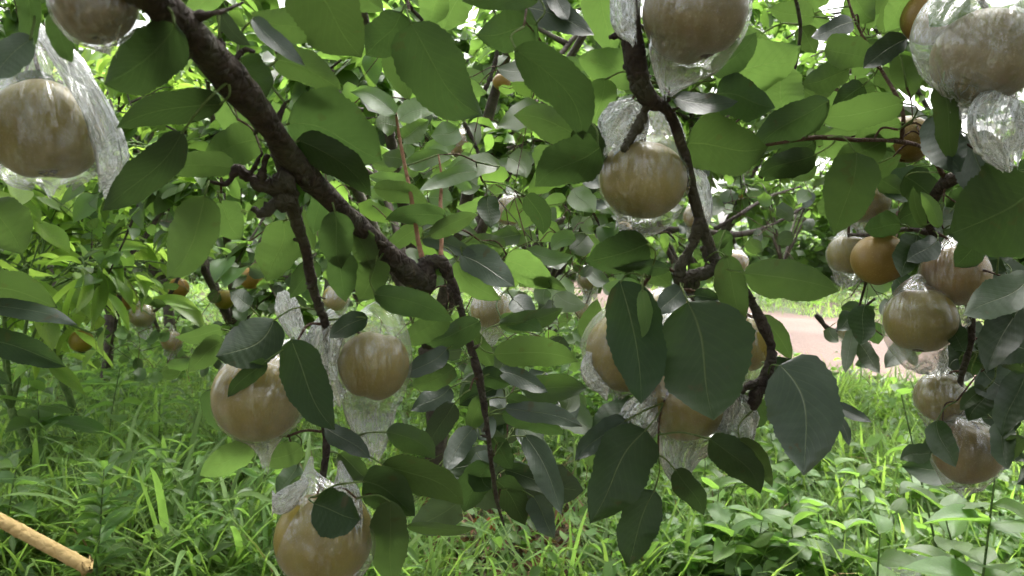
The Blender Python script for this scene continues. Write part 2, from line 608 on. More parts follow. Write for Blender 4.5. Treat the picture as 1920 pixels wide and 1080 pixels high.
def leaf_px(base, tip, w, d, bow=0.0, tilt=0.0, twist=None, fold=None, sag=None, asym=0.0, dt=0.0, under=False, seed=0, nu=34, nv=9, prof=None, wave=1.0):
    """a pear leaf whose midrib runs from pixel base to pixel tip at depth d; returns world verts, quads, uvs.
    bow: sideways bend of the midrib, tilt: how far the blade leans in depth with height, twist: lean across the blade,
    fold: V of the two halves, dt: depth gained towards the tip, asym: one half wider than the other."""
    rs = np.random.RandomState(seed)
    if fold is None: fold = rs.uniform(0.0, .5)
    if twist is None: twist = rs.uniform(-.55, .55)
    if sag is None: sag = rs.uniform(-.1, .35) * (1 if under else -1)
    b = np.array(base, float); t = np.array(tip, float)
    ax = t - b
    L = np.hypot(*ax)
    perp = np.array([-ax[1], ax[0]]) / (L + 1e-9)
    c = (b + t) / 2 + perp * bow * 2
    s = np.linspace(0, 1, nu) ** 0.92
    mid = ((1 - s) ** 2)[:, None] * b + (2 * s * (1 - s))[:, None] * c + (s ** 2)[:, None] * t
    tan = (2 * (1 - s))[:, None] * (c - b) + (2 * s)[:, None] * (t - c)
    tan /= np.linalg.norm(tan, axis=1)[:, None]
    nrm = np.stack([-tan[:, 1], tan[:, 0]], -1)
    prof = PROF_W if prof is None else prof
    ww = np.interp(s ** rs.uniform(.82, 1.1), PROF_S, prof) * w / 2
    asym = asym + rs.uniform(-.13, .13)
    ww = np.maximum(ww, 0.4)
    tt = np.linspace(-1, 1, nv)
    ph = rs.uniform(0, 6.28, 4)
    hw = np.where(tt > 0, 1 + asym, 1 - asym)
    edge = 1 + 0.05 * np.sin(s[:, None] * 11 + ph[0] + np.sign(tt)[None, :] * 1.5) + 0.03 * np.sin(s[:, None] * 27 + ph[3] + tt[None, :] * 2)
    mid = mid + nrm * (np.sin(s * 6.283) * w * rs.uniform(-0.06, 0.06))[:, None]
    tooth = np.where(np.abs(tt)[None, :] > .99, 1 + .02 * ((np.arange(nu) % 2) * 2 - 1)[:, None], 1.0)
    edge = edge * tooth
    px = mid[:, None, :] + nrm[:, None, :] * (ww[:, None] * tt[None, :] * hw[None, :] * edge)[..., None]
    m = d / FPX                                    # metres per pixel
    loc = px - (b + t) / 2
    dep = np.full(px.shape[:2], float(d))
    dep += -tilt * loc[..., 1] * m                 # + tilt: upper points are farther
    dep += twist * (ww[:, None] * tt[None, :]) * m
    sg = -1.0 if not under else 1.0
    across = np.abs(tt)[None, :]
    dep += sg * fold * ww[:, None] * (across ** 1.3) * m * 1.0
    dep += (dt * L * s[:, None] + sag * L * (s[:, None] ** 2)) * m
    dep += wave * m * w * (0.075 * np.sin(s[:, None] * 8 + ph[1]) * np.abs(tt)[None, :] ** 2 * np.sign(tt)[None, :] + 0.05 * np.sin(s[:, None] * 6 + ph[2]) * across)
    # corrugation between side veins
    dep += m * w * 0.006 * np.sin(s[:, None] * 60 - across * 22)
    v = Pn(px[..., 0], px[..., 1], dep)
    uv = np.stack(np.broadcast_arrays((tt * 0.5 + 0.5)[None, :], s[:, None]), -1)
    q = grid_quads(nu, nv)
    # winding so that the front face is the upper face of the leaf
    p0, p1, p2 = v[nu // 2, nv // 2], v[nu // 2, nv // 2 + 1], v[nu // 2 + 1, nv // 2]
    fn = np.cross(p1 - p0, p2 - p0)
    facing = np.dot(fn, np.array(CAM) - p0) > 0
    if facing == under:
        q = q[:, ::-1]
    return v.reshape(-1, 3), q, uv.reshape(-1, 2), v[0, nv // 2], v[1, nv // 2]


def leaf_template(nu, nv, fold=0.18, droop=0.22, prof=None, ratio=0.6, seed=0):
    """unit leaf along +Y, upper face +Z"""
    rs = np.random.RandomState(seed)
    s = np.linspace(0, 1, nu)
    tt = np.linspace(-1, 1, nv)
    w = np.interp(s, PROF_S, PROF_W if prof is None else prof) * ratio / 2
    w = np.maximum(w, 0.004)
    ph = rs.uniform(0, 6.28, 3)
    X = w[:, None] * tt[None, :] + 0.05 * np.sin(s * 3 + ph[0])[:, None] * s[:, None]
    Y = s[:, None] * (1 - 0.10 * droop) + 0 * X
    Z = -droop * (s[:, None] ** 2) + fold * np.abs(tt)[None, :] * w[:, None] * 2 + 0.03 * np.sin(s[:, None] * 7 + ph[1]) * tt[None, :]
    v = np.stack([X, Y, Z], -1).reshape(-1, 3)
    uv = np.stack(np.broadcast_arrays((tt * 0.5 + 0.5)[None, :], s[:, None]), -1).reshape(-1, 2)
    return v, grid_quads(nu, nv)[:, ::-1] if False else grid_quads(nu, nv), uv


def basis(direction, up):
    """stack of rotation matrices with +Y along direction and +Z near up; inputs (N,3)"""
    y = direction / (np.linalg.norm(direction, axis=1)[:, None] + 1e-9)
    x = np.cross(y, up)
    x /= np.linalg.norm(x, axis=1)[:, None] + 1e-9
    z = np.cross(x, y)
    return np.stack([x, y, z], -1)       # columns


def scatter(pile, tmpl, pos, rot, scale):
    v, q, uv = tmpl
    n = len(pos)
    if n == 0: return
    V = np.einsum('nij,kj->nki', rot, v) * scale[:, None, None] + pos[:, None, :]
    Q = q[None] + (np.arange(n) * len(v))[:, None, None]
    pile.add(V.reshape(-1, 3), Q.reshape(-1, 4), np.tile(uv, (n, 1)))


TEMPL = [leaf_template(7, 5, f, dr, None, r, i) for i, (f, dr, r) in enumerate([(0.2, 0.2, 0.62), (0.3, 0.35, 0.56), (0.1, 0.12, 0.66), (0.4, 0.25, 0.5), (0.15, 0.45, 0.6), (-0.1, 0.3, 0.62)])]
TEMPL_MID = [leaf_template(5, 3, f, dr, None, r, i) for i, (f, dr, r) in enumerate([(0.2, 0.2, 0.62), (0.3, 0.4, 0.56), (0.1, 0.15, 0.66), (0.4, 0.3, 0.52)])]
TEMPL_TINY = [leaf_template(4, 2, f, dr, None, r, i) for i, (f, dr, r) in enumerate([(0.0, 0.25, 0.62), (0.0, 0.4, 0.58)])]
TEMPL_LO = [leaf_template(4, 3, f, dr, None, r, i) for i, (f, dr, r) in enumerate([(0.25, 0.2, 0.62), (0.3, 0.4, 0.58), (0.05, 0.2, 0.66)])]
LANC = [leaf_template(8, 5, f, dr, LANC_W, r, i) for i, (f, dr, r) in enumerate([(0.25, 0.25, 0.34), (0.35, 0.4, 0.30), (0.15, 0.12, 0.37)])]
LANC_LO = [leaf_template(5, 3, f, dr, LANC_W, r, i) for i, (f, dr, r) in enumerate([(0.25, 0.3, 0.31), (0.3, 0.5, 0.28)])]


# ------------------------------------------------------------------ foreground pear trees (hand placed)
class Tree:
    """a pear tree: an Empty at its foot with limbs, twigs and leaves as parts"""
    def __init__(self, foot, label, group='pear trees of the orchard', wrap=None, nodes=None):
        if wrap is None:
            self.o = empty('pear_tree', foot)
            tag(self.o, label, 'tree', group)
        else:
            self.o = wrap
        self.sk = [] if nodes is None else [(a, b, c, .004) for a, b, c, _ in nodes]          # skeleton points (x,y,z,r)
        self.nl = 0

    def fill(self, n, rect, dr, Lr, mats, seed, under=.6, squash=(.55, 1.0)):
        """more leaves of the crown inside a pixel rectangle and a depth range"""
        rs = np.random.RandomState(seed)
        for i in range(n):
            d = rs.uniform(*dr)
            x, y = rs.uniform(rect[0], rect[2]), rs.uniform(rect[1], rect[3])
            L = rs.uniform(*Lr) * FPX / d
            az = rs.uniform(0, 6.28)
            v = np.array([math.cos(az), abs(math.sin(az)) * .7 - .1]) * L * rs.uniform(*squash)
            u = rs.uniform() < under
            self.leaf((x, y), (x + v[0], y + v[1]), L * .58 * rs.uniform(.45, 1.0), d, mats[rs.randint(len(mats))], under=bool(u), tilt=-.7 if u else .7,
                      bow=rs.uniform(-.12, .12) * L, nu=9, nv=5, seed=seed * 1000 + i)

    def limb_px(self, rows, name='limb', mat='bark', n=40, sides=12, rough=0.16, seed=1, extra=None):
        """rows: (px, py, depth, width px); extra: world points (x,y,z,r) that go on from the first row"""
        pts = [tuple(P(a, b, d)) + (w * d / FPX / 2,) for a, b, d, w in rows]
        if extra:
            pts = [tuple(e) for e in reversed(extra)] + pts
        self.tube(pts, name, mat, n, sides, rough, seed)

    def tube(self, pts, name, mat, n=24, sides=8, rough=0.1, seed=1, keep=True):
        pts = np.array(pts, float)
        v, q, u = tube_arrays(pts[:, :3], pts[:, 3], n, sides, rough, seed)
        org = pts[0, :3]
        link(name, quadmesh(name, v - org, q, u, M[mat]), self.o, org)
        if keep:
            c = catmull(pts, max(n * 2, 20))
            self.sk.extend([tuple(x) for x in c])

    def nearest(self, p):
        a = np.array(self.sk)
        d = np.linalg.norm(a[:, :3] - np.array(p), axis=1)
        i = int(np.argmin(d))
        return a[i], float(d[i])

    def twig_to(self, p, reach=0.045, seed=0):
        """make sure a branch ends within reach of p; returns the attachment point"""
        a, d = self.nearest(p)
        p = np.array(p, float)
        if d > reach:
            rs = np.random.RandomState(seed)
            end = p + (a[:3] - p) / d * reach * 0.6
            mid = (a[:3] + end) / 2 + rs.uniform(-0.05, 0.05, 3) * d + np.array([0, 0.05 * d, 0.10 * d])
            r0 = min(a[3] * 0.6, 0.0012 + 0.006 * d)
            r1 = 0.0011
            self.tube([(*a[:3], r0), (*mid, (r0 + r1) / 2), (*end, r1)], 'twig', 'twig' if d < 0.3 else 'bark', 12, 6, 0.12, seed)
            a = np.array([*end, r1])
        return a[:3]

    def leaf(self, base, tip, w, d, mat='leaf', attach=True, **kw):
        self.nl += 1
        seed = kw.pop('seed', self.nl * 13 + 5)
        v, q, uv, p0, p1 = leaf_px(base, tip, w, d, seed=seed, **kw)
        o = link('leaf', quadmesh('leaf', v - p0, q, uv, M[mat]), self.o, p0)
        if attach:
            a = self.twig_to(p0, 0.055, seed)
            dr = p0 - p1
            dr = dr / (np.linalg.norm(dr) + 1e-9)
            dist = np.linalg.norm(a - p0)
            m = p0 * .6 + a * .4 + dr * dist * 0.18
            pv, pq, pu = tube_arrays([p0 - dr * 0.002, m, a], [0.0009, 0.0008, 0.0011], 8, 5)
            link('petiole', quadmesh('petiole', pv - p0, pq, pu, M['petiole']), o, p0)
        return o


def pear_mesh(name, R, mat, seed=0, nu=28, nv=40):
    """round russet pear, slightly lopsided with dimples at stalk and calyx; centre at origin"""
    rs = np.random.RandomState(seed)
    ph = np.linspace(0.02, math.pi - 0.02, nu)
    th = np.linspace(0, 2 * math.pi, nv, endpoint=False)
    a = rs.uniform(-0.03, 0.03, 4)
    asp = rs.uniform(.92, 1.02)
    r = R * (1 - 0.16 * np.exp(-(ph / 0.28) ** 2) - 0.13 * np.exp(-((math.pi - ph) / 0.3) ** 2))
    rr = r[:, None] * (1 + a[0] * np.cos(th) + a[1] * np.sin(2 * th) + a[2] * np.cos(3 * th))[None, :] * (1 + 0.02 * np.sin(ph * 2))[:, None]
    v = np.stack([rr * np.sin(ph)[:, None] * np.cos(th)[None, :], rr * np.sin(ph)[:, None] * np.sin(th)[None, :], (rr * asp) * np.cos(ph)[:, None]], -1)
    rot = np.array(Matrix.Rotation(rs.uniform(-0.25, 0.25), 3, 'X') @ Matrix.Rotation(rs.uniform(-0.25, 0.25), 3, 'Y')).T
    v = v @ rot
    global CALYX                                   # dried flower remnant in the lower dimple
    t2 = np.linspace(0, 2 * math.pi, 20, endpoint=False)
    rings = []
    for f, z in ((.02, .02), (.07, .0), (.12 , -.05), (.13, -.02), (.06, .04)):
        rr2 = R * f * (1 + .35 * np.cos(5 * t2) * (f > .1))
        rings.append(np.stack([rr2 * np.cos(t2), rr2 * np.sin(t2), np.full(20, -R * asp * .865 + z * R)], -1))
    CALYX = (np.array(rings) @ rot).reshape(-1, 3)
    return quadmesh(name, v.reshape(-1, 3), grid_quads(nu, nv, True), None, M[mat])


def film_arrays(rows, depth, seed=0, nu=56, nv=72, pleat=0.06, rag=0.0):
    """bag film: rows of (cx, cy, half width, flatness) in pixels at a depth, top to bottom"""
    rs = np.random.RandomState(seed)
    c = catmull(np.array(rows, float), nu)
    s = np.linspace(0, 1, nu)
    th = np.linspace(0, 2 * math.pi, nv, endpoint=False)
    tan = np.gradient(c[:, :2], axis=0)
    tan /= np.linalg.norm(tan, axis=1)[:, None] + 1e-9
    nr = np.stack([tan[:, 1], -tan[:, 0]], -1)
    nr[nr[:, 0] < 0] *= 1
    hw = np.maximum(c[:, 2], 1.0)
    fl = np.clip(c[:, 3], 0.04, 1.1)
    loose = np.clip(1.25 - fl, 0.12, 1.0)                      # pleats are deep where the film is not pulled tight
    amp = np.zeros((nu, nv))
    for k, a in ((5, .5), (9, .7), (14, .8), (23, .55), (31, .3)):
        ph = rs.uniform(0, 6.28) + np.interp(s, np.linspace(0, 1, 7), np.cumsum(rs.uniform(-1.1, 1.1, 7)))
        amp += a * (1 - 2 * np.abs(np.sin((k * th[None, :] + ph[:, None]) / 2))) * np.interp(s, np.linspace(0, 1, 6), rs.uniform(0.4, 1.2, 6))[:, None]
    for k in range(14):                                         # short crumples
        u0, t0 = rs.uniform(0, 1), rs.uniform(0, 6.28)
        dth = np.angle(np.exp(1j * (th[None, :] - t0)))
        g = np.exp(-((s[:, None] - u0) / 0.06) ** 2 - (dth / 0.35) ** 2)
        amp += rs.uniform(-1.0, 1.0) * g * np.sin(s[:, None] * rs.uniform(40, 80) + dth * rs.uniform(-9, 9))
    k = 1 + pleat * amp * loose[:, None]
    X = c[:, None, 0] + nr[:, None, 0] * hw[:, None] * np.cos(th)[None, :] * k
    Y = c[:, None, 1] + nr[:, None, 1] * hw[:, None] * np.cos(th)[None, :] * k
    if rag > 0:
        Y = Y + (s[:, None] ** 6) * rag * np.interp(th, np.linspace(0, 6.28, 16), rs.uniform(-1, 1, 16))[None, :]
    D = depth + (hw * fl)[:, None] * np.sin(th)[None, :] * k * depth / FPX
    D = D + (loose[:, None] * 0.10 * hw[:, None] * amp * np.sin(th)[None, :] * 0.35) * depth / FPX
    v = Pn(X, Y, D)
    uv = np.stack(np.broadcast_arrays(th[None, :] / 6.2832, s[:, None]), -1)
    global SLACK
    neck = np.clip(1.15 - hw / hw.max(), 0, 1)
    SLACK = np.repeat(np.clip(np.maximum((loose - .25) / .6, neck), 0, 1), nv)
    return v.reshape(-1, 3), grid_quads(nu, nv, True), uv.reshape(-1, 2)


def default_film(cx, cy, R, seed, dx=0.0, tail=1.0, top=0.5):
    rs = np.random.RandomState(seed)
    j = lambda a: rs.uniform(-a, a) * R
    return [(cx + j(.2), cy - R * (1.15 + top), R * .10, .6), (cx + j(.12), cy - R * 1.15, R * .32, .7), (cx + j(.05), cy - R * .85, R * .75, .95),
            (cx, cy - R * .3, R * 1.07, 1.0), (cx + j(.03), cy + R * .3, R * 1.08, 1.0), (cx + dx * R * .3, cy + R * .85, R * .82, .85),
            (cx + dx * R * .7, cy + R * (1.0 + .3 * tail), R * .62, .4), (cx + dx * R, cy + R * (1.0 + .8 * tail), R * .5, .15), (cx + dx * R * 1.1, cy + R * (1.02 + tail), R * .2, .08)]


def pear(tree, cx, cy, R, d, label, films='auto', skin='pear', bag=True, lo=False, seed=0, stem_to=None, cat='pear', group='pears hanging in the orchard', dx=0.0, tail=1.0, top=0.5, milky=False):
    """a hanging pear (its skin, stalk and plastic bag are its parts); cx, cy, R in pixels"""
    ctr = P(cx, cy, d)
    Rm = R * d / FPX
    base = ctr - Vector((0, 0, Rm))
    o = empty('bagged_pear' if bag else 'pear', base)
    tag(o, label, cat, group)
    nu, nv = (16, 22) if lo else (28, 40)
    link('fruit', pear_mesh('fruit', Rm, skin, seed, nu, nv), o, ctr)
    link('calyx', quadmesh('calyx', CALYX, grid_quads(5, 20, True), None, M['twig']), o, ctr)
    top_p = np.array(ctr) + np.array([0, 0, Rm * 0.80])
    if tree is not None:
        a = np.array(stem_to) if stem_to is not None else tree.twig_to(top_p + np.array([0, 0.0, 0.02]), 0.05, seed + 77)
    else:
        a = top_p + np.array([0.2 * Rm, 0.1 * Rm, Rm * 0.8])
    v, q, u = tube_arrays([top_p - np.array([0, 0, Rm * .1]), top_p * .5 + a * .5 + np.array([0, 0, 0.004]), a], [0.0017, 0.0014, 0.002], 10, 6, 0.1, seed)
    link('stalk', quadmesh('stalk', v - top_p, q, u, M['twig']), o, top_p)
    if bag:
        if films == 'auto':
            films = [default_film(cx, cy, R, seed, dx, tail, top)]
        for i, rows in enumerate(films):
            behind = rows[0] == 'behind'
            rows = rows[1:] if behind else rows
            nn = (26, 36) if lo else (60, 80)
            v, q, u = film_arrays(rows, d - (0.0 if i == 0 else -Rm * 0.6 if behind else Rm * 0.5), seed * 7 + i, *nn, pleat=0.07 if i == 0 else 0.12, rag=R * 0.25)
            rel = v - np.array(ctr)
            dist = np.linalg.norm(rel, axis=1)
            lim = Rm * (1.03 + 0.012 * np.sin(np.arctan2(rel[:, 0], rel[:, 1]) * 9 + rel[:, 2] / Rm * 2.2 + seed))
            rel = np.where((dist < lim)[:, None], rel * (lim / np.maximum(dist, 1e-6))[:, None], rel)
            v = rel + np.array(ctr)
            me = quadmesh('bag', v - np.array(ctr), q, u, M['film_milky' if (i > 0 or milky) else 'film'])
            sl = me.attributes.new('slack', 'FLOAT', 'POINT')
            sl.data.foreach_set('value', SLACK.astype(np.float32))
            link('plastic_bag' if i == 0 else 'bag_end', me, o, ctr)
    return o


U = dict(under=True, tilt=-0.75)       # seen from below: upper part of the blade nearer
T = dict(under=False, tilt=0.7)        # seen from above

# --- tree A: thick limb from the upper left
A = Tree((-1.75, -0.7, GROUND), 'pear tree whose thick dark limb runs diagonally down from the upper left corner')
A.limb_px([(150, -170, .36, 84), (250, -40, .40, 80), (345, 50, .45, 66), (425, 140, .50, 51), (500, 228, .55, 46), (548, 300, .60, 49), (600, 355, .64, 45), (660, 412, .68, 40), (725, 473, .73, 40), (775, 520, .77, 44), (812, 536, .78, 40)],
          n=90, sides=18, rough=0.17, seed=3, extra=[(-0.55, 0.12, 1.58, .0135), (-1.0, -0.15, 1.52, .018), (-1.4, -0.45, 1.2, .03), (-1.66, -0.64, .6, .05), (-1.75, -0.7, -0.05, .065)])
A.limb_px([(785, 528, .775, 46), (800, 500, .78, 40), (806, 486, .78, 32)], 'spur', 'bark', 10, 10, .2, 4)
A.limb_px([(800, 492, .78, 26), (828, 492, .78, 24), (842, 520, .785, 20), (858, 560, .79, 18), (880, 640, .80, 16), (900, 715, .81, 14), (913, 800, .82, 12), (923, 880, .84, 9), (932, 940, .86, 6), (945, 985, .88, 4)], 'branch', 'bark', 50, 10, .22, 5)
A.limb_px([(792, 484, .78, 11), (784, 450, .79, 9), (772, 375, .80, 8), (757, 300, .81, 7), (748, 252, .82, 6), (742, 210, .82, 4)], 'shoot', 'shoot', 30, 8, .08, 6)
A.limb_px([(826, 490, .78, 10), (828, 440, .80, 8), (826, 380, .82, 7), (828, 335, .83, 6), (822, 290, .84, 3)], 'shoot', 'shoot', 24, 8, .08, 7)
A.limb_px([(535, 290, .60, 44), (538, 340, .61, 34), (552, 400, .63, 24), (572, 465, .66, 20), (585, 530, .69, 18), (598, 575, .71, 19), (610, 610, .725, 16), (612, 700, .76, 10), (608, 780, .765, 12), (612, 850, .76, 13), (600, 915, .75, 13)], 'branch', 'bark', 70, 10, .2, 8)
A.limb_px([(545, 335, .60, 50), (505, 350, .60, 34), (470, 335, .595, 24), (445, 318, .59, 17), (425, 345, .59, 9), (392, 340, .585, 5)], 'branch', 'bark', 34, 10, .3, 9)
A.limb_px([(545, 372, .61, 44), (515, 385, .605, 36), (490, 400, .60, 20), (474, 390, .60, 9)], 'spur', 'bark', 16, 10, .35, 10)
A.limb_px([(490, 342, .595, 18), (494, 312, .59, 13), (502, 290, .59, 9)], 'spur', 'bark', 12, 8, .3, 11)
A.limb_px([(466, 335, .595, 14), (484, 300, .59, 8), (492, 288, .59, 6)], 'spur', 'bark', 12, 8, .3, 111)
A.limb_px([(350, 35, .45, 30), (385, 28, .45, 17), (420, 20, .455, 9), (455, 5, .47, 5)], 'spur', 'bark', 18, 8, .25, 12)
A.limb_px([(400, 100, .485, 36), (415, 85, .485, 20), (412, 72, .483, 6)], 'spur', 'bark', 10, 8, .3, 13)
A.limb_px([(430, 130, .50, 20), (455, 96, .5, 12), (478, 97, .5, 7)], 'spur', 'bark', 12, 8, .25, 14)
A.limb_px([(255, -60, .42, 22), (450, -110, .5, 17), (640, -95, .56, 14), (800, -60, .60, 12), (960, -60, .62, 10), (1060, -40, .63, 7)], 'branch', 'bark', 40, 8, .2, 15)
A.limb_px([(745, -70, .585, 9), (765, 5, .6, 8), (792, 38, .61, 6)], 'twig', 'bark', 14, 7, .15, 16)
A.limb_px([(520, 225, .56, 14), (530, 205, .56, 9), (534, 192, .56, 6)], 'spur', 'bark', 10, 7, .25, 17)
A.limb_px([(-60, -90, .45, 20), (20, -30, .52, 14), (40, 40, .56, 10), (60, 90, .58, 7)], 'branch', 'bark', 20, 8, .2, 18,
          extra=[(-.42, .1, 1.52, .009), (-0.6, 0.09, 1.57, .010)])
A.limb_px([(-200, 420, .75, 12), (-60, 500, .78, 10), (-20, 570, .8, 8), (-40, 640, .8, 6)], 'branch', 'bark', 20, 8, .2, 19, extra=[(-0.75, 0.6, 1.3, .008), (-1.0, 0.1, 1.45, .011), (-1.1, -0.2, 1.46, .012)])

def spurs(tree, rows, n, seed):
    """short knobbly fruit spurs along a limb"""
    rs = np.random.RandomState(seed)
    c = catmull(np.array(rows, float), 60)
    for i in range(n):
        x, y, d, w = c[rs.randint(2, 56)]
        a = rs.uniform(0, 6.28)
        L = rs.uniform(.7, 1.5) * w * .8
        ex, ey = x + math.cos(a) * L, y + math.sin(a) * L
        tree.limb_px([(x, y, d, w * .5), ((x + ex) / 2 + rs.uniform(-3, 3), (y + ey) / 2, d - .004, w * .36), (ex, ey, d - rs.uniform(-.012, .012), w * rs.uniform(.14, .24))], 'spur', 'bark', 9, 8, .35, seed * 50 + i)


